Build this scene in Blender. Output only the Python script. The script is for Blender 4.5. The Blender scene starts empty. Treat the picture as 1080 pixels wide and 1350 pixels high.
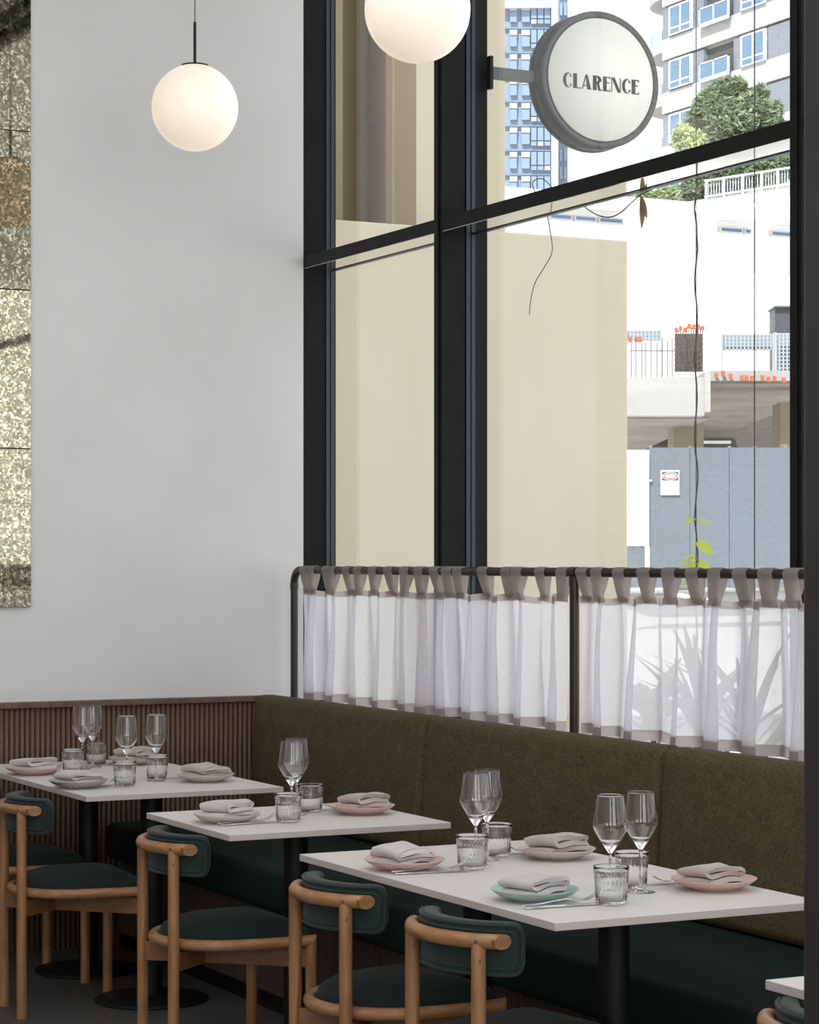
import bpy, bmesh, math, random
from mathutils import Vector, Matrix, Euler
random.seed(7)
S = bpy.context.scene
C = S.collection
PI = math.pi

# ------------------------------------------------------------------ camera, world, sun, lights, exposure
F = 3085.0; CX = 540.0; HY = 739.9; YAW = math.radians(27.06); CAMZ = 1.5
SN, CS = math.sin(YAW), math.cos(YAW)
cam_d = bpy.data.cameras.new('camera'); cam = bpy.data.objects.new('camera', cam_d); C.objects.link(cam)
cam.location = (0, 0, CAMZ); cam.rotation_euler = (PI/2, 0, -YAW)
cam_d.sensor_fit = 'AUTO'; cam_d.sensor_width = 36.0; cam_d.lens = F/1350*36.0
cam_d.shift_y = (HY-675.0)/1350.0; cam_d.clip_start = 0.05; cam_d.clip_end = 2000
S.camera = cam

S.view_settings.view_transform = 'Standard'; S.view_settings.look = 'None'
S.view_settings.exposure = 0.0; S.view_settings.gamma = 1.0; S.view_settings.use_curve_mapping = False

W = bpy.data.worlds.new('sky'); S.world = W; W.use_nodes = True
bg = W.node_tree.nodes['Background']; bg.inputs[0].default_value = (0.93, 0.965, 1.0, 1); bg.inputs[1].default_value = 1.5

sun_d = bpy.data.lights.new('sun', 'SUN'); sun_d.energy = 8.0; sun_d.angle = math.radians(1.0); sun_d.color = (1, .96, .9)
sun = bpy.data.objects.new('sun', sun_d); C.objects.link(sun)
sun.rotation_euler = Vector((0.55, 0.45, -0.85)).to_track_quat('-Z', 'Y').to_euler(); sun.location = (-5, -5, 12)

def area(name, loc, direction, sx, sy, power, col):
    d = bpy.data.lights.new(name, 'AREA'); d.shape = 'RECTANGLE'; d.size = sx; d.size_y = sy; d.energy = power; d.color = col
    o = bpy.data.objects.new(name, d); C.objects.link(o); o.location = loc
    o.rotation_euler = Vector(direction).to_track_quat('-Z', 'Y').to_euler(); return o
# daylight through the street-side windows behind the camera
area('daylight_front_window', (0.2, -2.95, 2.35), (0, 1, -0.0), 6.0, 3.2, 176, (1.0, 0.97, 0.94))

# unseen overhead area lamp, added to brighten the table tops
area('overhead_fill', (0.6, 3.6, 4.5), (0, 0, -1), 3.6, 6.0, 90, (1.0, 0.975, 0.95))

S.cycles.use_denoising = True
S.cycles.max_bounces = 14; S.cycles.transmission_bounces = 12; S.cycles.transparent_max_bounces = 24
S.cycles.sample_clamp_indirect = 6.0

# ------------------------------------------------------------------ geometry helpers
def ray(px, py):
    t = (px-CX)/F
    return Vector((SN+CS*t, CS-SN*t, -(py-HY)/F))
def at_depth(px, py, Z): v = ray(px, py)*Z; v.z += CAMZ; return v
def on_x(px, py, x): r = ray(px, py); v = r*(x/r.x); v.z += CAMZ; return v
def on_y(px, py, y): r = ray(px, py); v = r*(y/r.y); v.z += CAMZ; return v
def on_z(px, py, z): r = ray(px, py); v = r*((z-CAMZ)/r.z); v.z += CAMZ; return v

class MB:
    def __init__(s): s.v = []; s.f = []; s.sm = []
    def add(s, vs, fs, smooth=False):
        n = len(s.v); s.v += [tuple(v) for v in vs]
        for f in fs: s.f.append(tuple(i+n for i in f)); s.sm.append(smooth)
        return s
    def box(s, x0, x1, y0, y1, z0, z1):
        if x0 > x1: x0, x1 = x1, x0
        if y0 > y1: y0, y1 = y1, y0
        if z0 > z1: z0, z1 = z1, z0
        vs = [(x0,y0,z0),(x1,y0,z0),(x1,y1,z0),(x0,y1,z0),(x0,y0,z1),(x1,y0,z1),(x1,y1,z1),(x0,y1,z1)]
        return s.add(vs, [(3,2,1,0),(4,5,6,7),(0,1,5,4),(1,2,6,5),(2,3,7,6),(3,0,4,7)])
    def rbox(s, x0, x1, y0, y1, z0, z1, r, seg=3):
        bm = bmesh.new(); bmesh.ops.create_cube(bm, size=1)
        for v in bm.verts: v.co = Vector(((x0+x1)/2+v.co.x*(x1-x0), (y0+y1)/2+v.co.y*(y1-y0), (z0+z1)/2+v.co.z*(z1-z0)))
        bmesh.ops.bevel(bm, geom=bm.edges[:], offset=r, segments=seg, profile=0.5, affect='EDGES')
        return s.bm(bm, True)
    def bm(s, bm, smooth=True):
        bm.verts.index_update()
        s.add([v.co[:] for v in bm.verts], [[v.index for v in f.verts] for f in bm.faces], smooth); bm.free(); return s
    def prism(s, pts, h, axis='z', z0=0.0, smooth=False):
        n = len(pts)
        def m(p, z):
            return {'z': (p[0], p[1], z), 'y': (p[0], z, p[1]), 'x': (z, p[0], p[1])}[axis]
        vs = [m(p, z0) for p in pts]+[m(p, z0+h) for p in pts]
        fs = [tuple(range(n))[::-1], tuple(range(n, 2*n))]+[(i, (i+1) % n, (i+1) % n+n, i+n) for i in range(n)]
        return s.add(vs, fs, smooth)
    def cyl(s, a, b, r, n=16, r2=None, smooth=True):
        return s.tube([a, b], [r, r if r2 is None else r2], n, smooth=smooth)
    def tube(s, path, r, n=10, cap=True, closed=False, smooth=True, cuts=None):
        P = [Vector(p) for p in path]; m = len(P)
        R = r if isinstance(r, (list, tuple)) else [r]*m
        up = None; vs = []
        for i, p in enumerate(P):
            if closed: t = P[(i+1) % m]-P[i-1]
            else: t = P[min(i+1, m-1)]-P[max(i-1, 0)]
            t.normalize()
            if up is None:
                a = Vector((0, 0, 1)) if abs(t.z) < .9 else Vector((1, 0, 0))
                up = (a-t*a.dot(t)).normalized()
            else:
                up = (up-t*up.dot(t)); up.normalize()
            sd = t.cross(up)
            for k in range(n):
                an = 2*PI*k/n; q = p+(up*math.cos(an)+sd*math.sin(an))*R[i]
                if cuts and i in cuts:       # mitred or oblique cut: slide along the tube onto the plane through p with normal N
                    N = Vector(cuts[i]); q = q+t*((p-q).dot(N)/t.dot(N))
                vs.append(q)
        fs = []
        for i in range(m if closed else m-1):
            j = (i+1) % m
            for k in range(n):
                l = (k+1) % n; fs.append((i*n+k, i*n+l, j*n+l, j*n+k))
        s.add(vs, fs, smooth)
        if cap and not closed:
            s.add(vs[:n], [tuple(range(n))[::-1]]); s.add(vs[-n:], [tuple(range(n))])
        return s
    def lathe(s, prof, n=32, c=(0, 0, 0), smooth=True):
        vs = []; fs = []; m = len(prof)
        for i, (r, z) in enumerate(prof):
            for k in range(n):
                a = 2*PI*k/n; vs.append((c[0]+r*math.cos(a), c[1]+r*math.sin(a), c[2]+z))
        for i in range(m-1):
            for k in range(n):
                l = (k+1) % n; fs.append((i*n+k, i*n+l, (i+1)*n+l, (i+1)*n+k))
        return s.add(vs, fs, smooth)
    def xform(s, M): s.v = [tuple(M @ Vector(v)) for v in s.v]; return s
    def mesh(s, name, mat=None, weld=False):
        me = bpy.data.meshes.new(name); me.from_pydata(s.v, [], s.f)
        me.polygons.foreach_set('use_smooth', s.sm)
        if weld:
            bm = bmesh.new(); bm.from_mesh(me); bmesh.ops.remove_doubles(bm, verts=bm.verts[:], dist=1e-5)
            bmesh.ops.recalc_face_normals(bm, faces=bm.faces[:]); bm.to_mesh(me); bm.free()
        me.update()
        if mat: me.materials.append(mat)
        return me
    def build(s, name, mat=None, parent=None, loc=None, rot=None, weld=False):
        o = bpy.data.objects.new(name, s.mesh(name, mat, weld)); C.objects.link(o)
        if parent: o.parent = parent
        if loc is not None: o.location = loc
        if rot is not None: o.rotation_euler = rot
        return o

def inst(name, me, parent=None, loc=(0,0,0), rot=(0,0,0), scale=None):
    o = bpy.data.objects.new(name, me); C.objects.link(o); o.parent = parent; o.location = loc; o.rotation_euler = rot
    if scale: o.scale = scale
    return o
def tag(o, label=None, cat=None, group=None, kind=None):
    if label: o['label'] = label
    if cat: o['category'] = cat
    if group: o['group'] = group
    if kind: o['kind'] = kind
    return o
def thing(name, label, cat, loc=(0,0,0), rz=0.0, group=None):
    o = bpy.data.objects.new(name, None); C.objects.link(o); o.location = loc; o.rotation_euler = (0, 0, rz)
    o.empty_display_size = .1
    return tag(o, label, cat, group)
def struct(name, loc=(0,0,0)):
    o = bpy.data.objects.new(name, None); C.objects.link(o); o.location = loc; o['kind'] = 'structure'; return o
def copy_tree(o, parent=None):
    c = o.copy(); C.objects.link(c)
    if parent: c.parent = parent
    for ch in o.children: copy_tree(ch, c)
    return c
def bevel(o, w, seg=2):
    m = o.modifiers.new('bevel', 'BEVEL'); m.width = w; m.segments = seg; m.limit_method = 'ANGLE'; return o
def arc(cx, cy, r, a0, a1, n, z=0):
    return [(cx+r*math.cos(a0+(a1-a0)*i/n), cy+r*math.sin(a0+(a1-a0)*i/n), z) for i in range(n+1)]

# ------------------------------------------------------------------ materials
M = {}
def mat(name, col, rough=.6, metal=0.0, spec=.5, **kw):
    m = bpy.data.materials.new(name); m.use_nodes = True; b = m.node_tree.nodes['Principled BSDF']
    b.inputs['Base Color'].default_value = (*col, 1); b.inputs['Roughness'].default_value = rough
    b.inputs['Metallic'].default_value = metal; b.inputs['Specular IOR Level'].default_value = spec
    for k, v in kw.items(): b.inputs[k.replace('_', ' ')].default_value = v
    M[name] = m; return m
def nodes(m): return m.node_tree.nodes, m.node_tree.links, m.node_tree.nodes['Principled BSDF']
def noise(m, scale, detail=4, stretch=(1,1,1), coord='Object', rough=.55, dist=0):
    N, L, b = nodes(m)
    tc = N.new('ShaderNodeTexCoord'); mp = N.new('ShaderNodeMapping'); mp.inputs['Scale'].default_value = stretch
    n = N.new('ShaderNodeTexNoise'); n.inputs['Scale'].default_value = scale; n.inputs['Detail'].default_value = detail
    n.inputs['Roughness'].default_value = rough; n.inputs['Distortion'].default_value = dist
    L.new(tc.outputs[coord], mp.inputs[0]); L.new(mp.outputs[0], n.inputs['Vector']); return n
def ramp(m, src, stops):
    N, L, b = nodes(m); r = N.new('ShaderNodeValToRGB'); e = r.color_ramp.elements
    while len(e) < len(stops): e.new(.5)
    for i, (p, c) in enumerate(stops): e[i].position = p; e[i].color = (*c, 1)
    L.new(src, r.inputs[0]); return r
def mottled(m, n, c0, c1, lo=.35, hi=.65):
    r = ramp(m, n.outputs['Fac'], [(lo, c0), (hi, c1)]); N, L, b = nodes(m); L.new(r.outputs[0], b.inputs['Base Color']); return r
def bump(m, n, strength=.3, dist=.002):
    N, L, b = nodes(m); bp = N.new('ShaderNodeBump'); bp.inputs['Strength'].default_value = strength; bp.inputs['Distance'].default_value = dist
    L.new(n.outputs['Fac'] if 'Fac' in n.outputs else n.outputs[0], bp.inputs['Height']); L.new(bp.outputs[0], b.inputs['Normal']); return bp
def speckled(name, c0, c1, scale, rough=.6, bs=0.0, stretch=(1,1,1), lo=.35, hi=.65, bd=.002, detail=4, **kw):
    m = mat(name, c0, rough, **kw); n = noise(m, scale, detail, stretch); mottled(m, n, c0, c1, lo, hi)
    if bs: bump(m, n, bs, bd)
    return m

speckled('wall_paint', (.74,.73,.725), (.78,.77,.765), 2.5, .7)
speckled('ceiling_paint', (.6,.6,.6), (.66,.66,.66), 3, .8)
speckled('floor', (.05,.048,.045), (.10,.095,.09), 40, .55, .1)
speckled('frame_black', (.006,.006,.0065), (.010,.0105,.011), 6, .5, spec=.16)
mat('frame_gloss', (.82,.82,.80), .06, 1.0)
mat('gasket', (.02,.028,.04), .35)
speckled('column_paint', (.024,.022,.021), (.034,.031,.03), 9, .6)
# timber
def wood(name, dark, light, scale, stretch, rough=.45):
    m = mat(name, light, rough); n = noise(m, scale, 6, stretch, dist=.6); mottled(m, n, dark, light, .3, .7); bump(m, n, .12, .001); return m
wood('oak', (.235,.105,.041), (.42,.215,.095), 9, (5, 5, .7), .38)
wood('oak_rail', (.26,.118,.048), (.45,.235,.106), 9, (2.5, 2.5, 8), .36)
wood('walnut', (.095,.055,.036), (.185,.115,.078), 7, (6, 6, .6), .5)
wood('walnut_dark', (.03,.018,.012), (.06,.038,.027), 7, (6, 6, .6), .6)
wood('oak_dark', (.15,.066,.027), (.27,.125,.053), 9, (2, 2, 6), .45)
# textiles
def cloth(name, c0, c1, scale=350, bs=.35, rough=.9, sheen=.06):
    m = mat(name, c0, rough, 0, .2); n = noise(m, scale, 3); r = mottled(m, n, c0, c1, .3, .7); bump(m, n, bs, .0015)
    b = m.node_tree.nodes['Principled BSDF']; b.inputs['Sheen Weight'].default_value = sheen; b.inputs['Sheen Roughness'].default_value = .5; return m
cloth('teal_cloth', (.013,.027,.026), (.027,.049,.048), 300, sheen=.14)
cloth('seat_cloth', (.008,.017,.015), (.016,.031,.028), 300)
cloth('bench_seat_cloth', (.006,.016,.015), (.011,.026,.024), 260, sheen=.0)
def olive():
    m = mat('olive_cloth', (.1,.085,.045), .95, 0, .15); N, L, b = nodes(m)
    n1 = noise(m, 190, 3, (1, 1, .5)); n2 = noise(m, 190, 3, (1, .5, 1)); n3 = noise(m, 14, 3)
    a = N.new('ShaderNodeMath'); a.operation = 'ADD'; L.new(n1.outputs['Fac'], a.inputs[0]); L.new(n2.outputs['Fac'], a.inputs[1])
    a2 = N.new('ShaderNodeMath'); a2.operation = 'MULTIPLY_ADD'; L.new(n3.outputs['Fac'], a2.inputs[0]); a2.inputs[1].default_value = .35; L.new(a.outputs[0], a2.inputs[2])
    a3 = N.new('ShaderNodeMath'); a3.operation = 'MULTIPLY'; L.new(a2.outputs[0], a3.inputs[0]); a3.inputs[1].default_value = .42
    r = ramp(m, a3.outputs[0], [(.38, (.055,.044,.02)), (.62, (.145,.12,.064))]); L.new(r.outputs[0], b.inputs['Base Color'])
    bp = N.new('ShaderNodeBump'); bp.inputs['Strength'].default_value = .4; bp.inputs['Distance'].default_value = .001
    L.new(a3.outputs[0], bp.inputs['Height']); L.new(bp.outputs[0], b.inputs['Normal']); b.inputs['Sheen Weight'].default_value = .03
olive()
cloth('napkin_cloth', (.46,.41,.385), (.53,.475,.445), 500, .25, .9, .2)
cloth('napkin_cloth_pale', (.56,.52,.51), (.62,.58,.57), 500, .25, .9, .2)
cloth('napkin_cloth_beige', (.50,.435,.395), (.56,.49,.445), 500, .25, .9, .2)
def sheer(name, col, transp):
    m = bpy.data.materials.new(name); m.use_nodes = True; N, L = m.node_tree.nodes, m.node_tree.links; N.clear()
    out = N.new('ShaderNodeOutputMaterial'); d = N.new('ShaderNodeBsdfDiffuse'); t = N.new('ShaderNodeBsdfTranslucent'); tr = N.new('ShaderNodeBsdfTransparent')
    d.inputs[0].default_value = (*col, 1); t.inputs[0].default_value = (*col, 1)
    m1 = N.new('ShaderNodeMixShader'); m1.inputs[0].default_value = .7; L.new(d.outputs[0], m1.inputs[1]); L.new(t.outputs[0], m1.inputs[2])
    tc = N.new('ShaderNodeTexCoord'); mp = N.new('ShaderNodeMapping'); mp.inputs['Scale'].default_value = (1, 260, 40); n = N.new('ShaderNodeTexNoise'); n.inputs['Scale'].default_value = 1.6; n.inputs['Detail'].default_value = 3
    L.new(tc.outputs['Object'], mp.inputs[0]); L.new(mp.outputs[0], n.inputs['Vector'])
    mm = N.new('ShaderNodeMapRange'); mm.inputs[1].default_value = .3; mm.inputs[2].default_value = .7; mm.inputs[3].default_value = max(0, transp-.07); mm.inputs[4].default_value = transp+.07
    L.new(n.outputs['Fac'], mm.inputs[0])
    m2 = N.new('ShaderNodeMixShader'); L.new(mm.outputs[0], m2.inputs[0]); L.new(m1.outputs[0], m2.inputs[1]); L.new(tr.outputs[0], m2.inputs[2])
    L.new(m2.outputs[0], out.inputs[0]); M[name] = m
sheer('sheer_linen', (.93,.91,.945), .19); sheer('hem_linen', (.56,.49,.475), .02); sheer('tab_linen', (.68,.625,.60), .0)
# table things
mat('table_top', (.745,.71,.675), .4, 0, .35); mat('table_edge_shade', (.57,.50,.475), .5)  # edge band darker and pinker: its shading is put into the colour
mat('black_steel', (.005,.005,.0055), .5, 0, .35); mat('pipe', (.045,.036,.03), .38, .6)
mat('steel', (.62,.62,.62), .16, 1.0)
for nm, c in dict(pink=(.68,.465,.425), rose=(.66,.445,.435), teal=(.37,.50,.50), grey=(.40,.37,.355), sand=(.65,.555,.50), blush=(.64,.555,.525)).items():
    mat('glaze_'+nm, c, .32, 0, .5)
g = mat('glass', (1,1,1), .0, 0, .5, Transmission_Weight=1.0, IOR=1.46)
def pane_glass(name, tint):
    m = bpy.data.materials.new(name); m.use_nodes = True; N, L = m.node_tree.nodes, m.node_tree.links; N.clear()
    out = N.new('ShaderNodeOutputMaterial'); gl = N.new('ShaderNodeBsdfGlossy'); gl.inputs['Roughness'].default_value = .0; gl.inputs[0].default_value = (1,1,1,1)
    tr = N.new('ShaderNodeBsdfTransparent'); tr.inputs[0].default_value = (*tint, 1); lw = N.new('ShaderNodeLayerWeight'); lw.inputs[0].default_value = .5; pw = N.new('ShaderNodeMath'); pw.operation = 'POWER'; pw.inputs[1].default_value = 5; L.new(lw.outputs['Facing'], pw.inputs[0])
    fr = N.new('ShaderNodeMath'); fr.operation = 'MULTIPLY_ADD'; fr.inputs[1].default_value = .96; fr.inputs[2].default_value = .04; L.new(pw.outputs[0], fr.inputs[0])
    mx = N.new('ShaderNodeMixShader'); L.new(fr.outputs[0], mx.inputs[0]); L.new(tr.outputs[0], mx.inputs[1]); L.new(gl.outputs[0], mx.inputs[2]); L.new(mx.outputs[0], out.inputs[0]); M[name] = m
pane_glass('window_glass', (.97,.985,.985)); pane_glass('thin_glass', (.985,.985,.985))
# lamp glass: opal globe lit from inside
m = mat('opal', (.8,.78,.75), .25, 0, .5); b = m.node_tree.nodes['Principled BSDF']; b.inputs['Emission Color'].default_value = (1.0,.80,.58,1); b.inputs['Emission Strength'].default_value = .55
# antique mirror
def mirror():
    m = mat('antique_mirror', (.5,.5,.44), .12, 1.0); N, L, b = nodes(m)
    tc = N.new('ShaderNodeTexCoord'); v = N.new('ShaderNodeTexVoronoi'); v.inputs['Scale'].default_value = 120; v.feature = 'F1'
    n = noise(m, 45, 5); n2 = noise(m, 260, 2)
    mx = N.new('ShaderNodeMixRGB'); mx.inputs[0].default_value = .03; L.new(tc.outputs['Object'], mx.inputs[1]); L.new(n.outputs['Color'], mx.inputs[2]); L.new(mx.outputs[0], v.inputs['Vector'])
    L.new(ramp(m, v.outputs['Color'], [(.25, (.16,.15,.10)), (.6, (.28,.265,.19)), (.9, (.72,.65,.48))]).outputs[0], b.inputs['Base Color'])
    r = N.new('ShaderNodeMapRange'); r.inputs[1].default_value = .3; r.inputs[2].default_value = .7; r.inputs[3].default_value = .015; r.inputs[4].default_value = .06; L.new(n2.outputs['Fac'], r.inputs[0]); L.new(r.outputs[0], b.inputs['Roughness'])
    r2 = N.new('ShaderNodeMapRange'); r2.inputs[1].default_value = .35; r2.inputs[2].default_value = .65; r2.inputs[3].default_value = 1.0; r2.inputs[4].default_value = .8; L.new(n.outputs['Fac'], r2.inputs[0]); L.new(r2.outputs[0], b.inputs['Metallic'])
mirror()
# outdoors
speckled('cream_render', (.72,.64,.50), (.77,.69,.555), 1.6, .85, stretch=(1,1,.4))
speckled('shaded_cream_render', (.34,.29,.19), (.38,.33,.22), 2, .85)  # cream render with the recess shade put into its colour
mat('downpipe', (.21,.185,.175), .5)
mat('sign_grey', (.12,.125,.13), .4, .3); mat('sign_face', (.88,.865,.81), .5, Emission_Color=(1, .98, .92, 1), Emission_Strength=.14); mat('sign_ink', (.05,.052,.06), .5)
speckled('paving', (.58,.57,.55), (.66,.65,.63), 1.5, .9)
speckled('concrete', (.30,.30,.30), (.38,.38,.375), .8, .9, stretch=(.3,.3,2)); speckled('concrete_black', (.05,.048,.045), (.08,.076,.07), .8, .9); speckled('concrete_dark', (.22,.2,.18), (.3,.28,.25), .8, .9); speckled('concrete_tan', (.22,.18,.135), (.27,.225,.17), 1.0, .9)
mat('white_render', (.86,.86,.86), .8); speckled('hoarding', (.108,.130,.162), (.122,.145,.178), .6, .6); mat('gate_white', (.8,.8,.82), .6)
mat('sign_white', (.85,.85,.85), .5); mat('sign_red', (.30,.045,.05), .5); mat('sign_dark', (.055,.06,.075), .5)
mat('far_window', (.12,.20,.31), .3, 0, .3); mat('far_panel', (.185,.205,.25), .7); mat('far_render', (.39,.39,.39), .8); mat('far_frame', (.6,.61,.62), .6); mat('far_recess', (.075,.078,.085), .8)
mat('tower_panel', (.19,.25,.34), .6); mat('tower_glass', (.185,.26,.37), .5); mat('tower_light', (.36,.41,.47), .5); mat('tower_dark', (.14,.20,.30), .5)  # tower blues paled: distance haze is put into the colours
mat('rebar', (.06,.052,.05), .8); mat('orange_cap', (.42,.095,.03), .5); mat('fence_steel', (.34,.365,.39), .5); mat('wire', (.03,.025,.022), .6)
def leaf(name, c0, c1, tl=.35):
    m = speckled(name, c0, c1, 3, .5); N, L, b = nodes(m); out = N['Material Output']; t = N.new('ShaderNodeBsdfTranslucent'); t.inputs[0].default_value = (*[min(1, x*1.5) for x in c1], 1)
    mx = N.new('ShaderNodeMixShader'); mx.inputs[0].default_value = tl; L.new(b.outputs[0], mx.inputs[1]); L.new(t.outputs[0], mx.inputs[2]); L.new(mx.outputs[0], out.inputs[0])
leaf('leaf_tree', (.15,.215,.15), (.25,.32,.215)); leaf('leaf_bright', (.26,.33,.17), (.38,.45,.26)); leaf('leaf_lime', (.5,.62,.06), (.62,.74,.12), .5); leaf('leaf_pale', (.46,.56,.2), (.6,.66,.32), .5)  # tree greens paled, with distance haze put into the leaf colour
leaf('leaf_dark', (.10,.145,.115), (.16,.21,.155)); leaf('leaf_palm', (.03,.05,.03), (.07,.11,.06)); leaf('leaf_dead', (.2,.12,.06), (.3,.19,.10), .3); mat('bark', (.12,.09,.07), .8); mat('terracotta', (.10,.10,.105), .7)

# ------------------------------------------------------------------ room shell
WY = 8.70                      # face of the white back wall
FX = on_y(400, 500, WY).x      # inner face of the window frame, where it meets the back wall
GX = FX+0.125                  # glass plane
CH = 4.6                       # ceiling height
XL, YF = -3.5, -3.0            # left wall, wall behind the camera
o = MB().box(XL, 3.98, YF, WY+.2, -.12, 0).build('floor', M['floor']); o['kind'] = 'structure'
o = MB().box(XL-.2, FX+.3, YF-.2, WY+.2, CH, CH+.25).build('ceiling', M['ceiling_paint']); o['kind'] = 'structure'
wall_back = MB().box(XL-.2, FX, WY, WY+.2, 0, CH).build('wall_back', M['wall_paint']); wall_back['kind'] = 'structure'
lw = MB()
lw.box(XL-.2, XL, YF, WY, 0, CH)
lw.build('wall_left', M['wall_paint'])['kind'] = 'structure'
fw = MB(); fw.box(XL-.2, -2.8, YF-.2, YF, 0, CH).box(3.2, FX+.3, YF-.2, YF, 0, CH).box(-2.8, 3.2, YF-.2, YF, 0, .75).box(-2.8, 3.2, YF-.2, YF, 3.95, CH)
fw.build('wall_front', M['wall_paint'])['kind'] = 'structure'
MB().box(FX, FX+.3, YF, WY+.25, CH, 9.5).box(FX-.001, FX+.135, WY+.2, 40, 0, 9.5).build('wall_right', M['cream_render'])['kind'] = 'structure'  # unseen facade, run on past the back wall to block the sun

# window wall: jamb, mullions, transom, sill, panes (all parts of the window)
win = struct('window_1')
MUL = [on_x(582, 300, FX).y, on_x(1042, 300, FX).y-.053, 3.05, 0.8, -1.45]     # near (camera-side) face of each mullion
MW = .053
zt1 = on_x(434.4, 328.1, FX).z; zt0 = on_x(434.4, 344.3, FX).z
def profile_post(name, y0, y1):
    b = MB().box(FX, FX+.10, y0, y1, .0, CH)
    o = bevel(b.build(name, M['frame_black'], win), .003)
    b = MB().box(FX-.006, FX-.0001, y0+.016, y1-.005, .0, CH); bevel(b.build('mullion_cap', M['frame_black'], o), .002)
    g = MB()
    for dx in (.1005, .122): g.box(FX+dx, FX+dx+.014, y0-.006, y1+.006, .12, CH)
    g.box(FX+.1003, FX+.140, y0, y1, .12, CH); g.build('glazing_bead', M['gasket'], o)
    MB().box(FX+.1405, FX+(.19 if name == 'mullion' else .146), y0, y1, 0, CH).build('outer_cover', M['frame_black'], o)
profile_post('jamb', WY, WY+.16)
for y in MUL: profile_post('mullion', y, y+MW)
ends = [WY]+MUL
for i in range(len(MUL)):
    yb, ya = ends[i]-(0 if i == 0 else 0), MUL[i]+MW
    t = bevel(MB().box(FX+.002, FX+.122, ya+.0006, yb-.0006, zt0, zt1).build('transom', M['frame_black'], win), .002)
    MB().box(FX+.004, FX+.1215, ya+.001, yb-.001, zt0-.002, zt0-.0003).build('soffit_plate', M['frame_gloss'], t)
    MB().box(FX+.1225, GX+.02, ya+.001, yb-.001, zt0-.005, zt1+.008).build('glazing_bead', M['gasket'], t)
    MB().box(FX+.01, GX+.03, ya+.0006, yb-.0006, .0, .12).build('sill_rail', M['frame_black'], win)
    MB().box(GX-.004, GX+.004, ya+.001, yb-.001, .12, zt0-.005).build('pane', M['window_glass'], win)
    MB().box(GX-.004, GX+.004, ya+.001, yb-.001, zt1+.008, CH-.001).build('pane', M['window_glass'], win)
# front window out of the photograph's frame: frames only (the light comes through them)
for nm, fr in (('window_2', [('y', YF-.12, -2.8, 3.2, .75, 3.95, 3)]),):
    w = struct(nm)
    for ax, p, a, b_, z0, z1, n in fr:
        for k in range(n+1):
            c = a+(b_-a)*k/n; c = min(max(c, a+.025), b_-.025)
            if ax == 'x': MB().box(p-.03, p+.03, c-.025, c+.025, z0, z1).build('frame_bar', M['frame_black'], w)
            else: MB().box(c-.025, c+.025, p-.03, p+.03, z0, z1).build('frame_bar', M['frame_black'], w)

# reeded timber wainscot on the back wall
SLY = WY-.028; ztop = on_y(331, 917.5, WY-.04).z
bk = MB().box(XL+.01, 3.80, WY-.022, WY-.0005, .0005, ztop-.024).build('wainscot_backing', M['walnut'], wall_back)
cp = bevel(MB().box(XL+.01, 3.80, WY-.046, WY-.0005, ztop-.023, ztop).build('cap_rail', M['walnut'], wall_back), .003)
pitch = .0206
sl = MB(); prof = [(pitch*.44*math.cos(a), -.0135*math.sin(a)) for a in [PI*k/6 for k in range(7)]]
sl.prism(prof[::-1], ztop-.025, 'z', .001, True); sl_me = sl.mesh('slat', M['walnut'])
for k in range(110):
    inst('slat', sl_me, wall_back, (3.79-k*pitch, WY-.0225, 0))

# dark steel column close to the camera on the right
colp = on_y(1055, 700, 2.42)
b = MB().rbox(colp.x, colp.x+.32, 2.15, 2.42, 0, CH-.001, .012, 2)
o = b.build('steel_column', M['column_paint']); tag(o, 'dark painted structural column cutting off the right edge of the view', 'column')
MB().box(colp.x-.01, colp.x+.33, 2.14, 2.43, .001, .09).build('base_trim', M['black_steel'], o)

# ------------------------------------------------------------------ banquette
BX = 3.70
bq = thing('banquette', 'long built-in bench with olive fabric back and dark green seat under the curtains', 'bench', (0, 0, 0))
seams = [8.652, on_x(555.5, 1000, BX).y, on_x(866, 1000, BX).y]
seams += [2*seams[2]-seams[1], 3*seams[2]-2*seams[1]]
def cushion_panel(y0, y1, z0, z1, xf, th, lean):
    # puffed panel: rounded box, face slightly crowned
    bm = bmesh.new(); bmesh.ops.create_cube(bm, size=1)
    for v in bm.verts: v.co = Vector((xf+th/2+v.co.x*th, (y0+y1)/2+v.co.y*(y1-y0), (z0+z1)/2+v.co.z*(z1-z0)))
    bmesh.ops.bevel(bm, geom=bm.edges[:], offset=.034, segments=5, profile=.5, affect='EDGES')
    bmesh.ops.subdivide_edges(bm, edges=[e for e in bm.edges if e.calc_length() > .2], cuts=8, use_grid_fill=True)
    for v in bm.verts:
        k = (v.co.z-z0)/(z1-z0); u = (v.co.y-y0)/(y1-y0)
        puff = .014*(1-abs(2*k-1)**4)*(1-abs(2*u-1)**8) if v.co.x < xf+th*.5 else 0
        v.co.x += lean*(k-.5)-puff
    return MB().bm(bm, True)
for i in range(len(seams)-1):
    cushion_panel(seams[i+1]+.002, seams[i]-.002, .488, .965, BX, .10, .03).build('back_panel', M['olive_cloth'], bq)
yb0, yb1 = seams[-1], 8.652
SX = 3.085
MB().rbox(SX, 3.73, yb0, yb1-.001, .345, .486, .03, 4).build('seat_cushion', M['bench_seat_cloth'], bq)
MB().box(SX+.06, 3.79, yb0, yb1-.001, .001, .344).build('base', M['black_steel'], bq)
MB().box(3.80, 3.835, yb0, yb1-.001, .001, .93).build('back_board', M['black_steel'], bq)
st = MB(); k = 0; y = yb1-.02
while y > yb0+.02:
    st.add([(SX+.0595-.011*math.sin(PI*j/4), y+.009*math.cos(PI*j/4), z) for z in (.06, .34) for j in range(5)], [(j, j+1, j+6, j+5) for j in range(4)], True); y -= pitch
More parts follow.
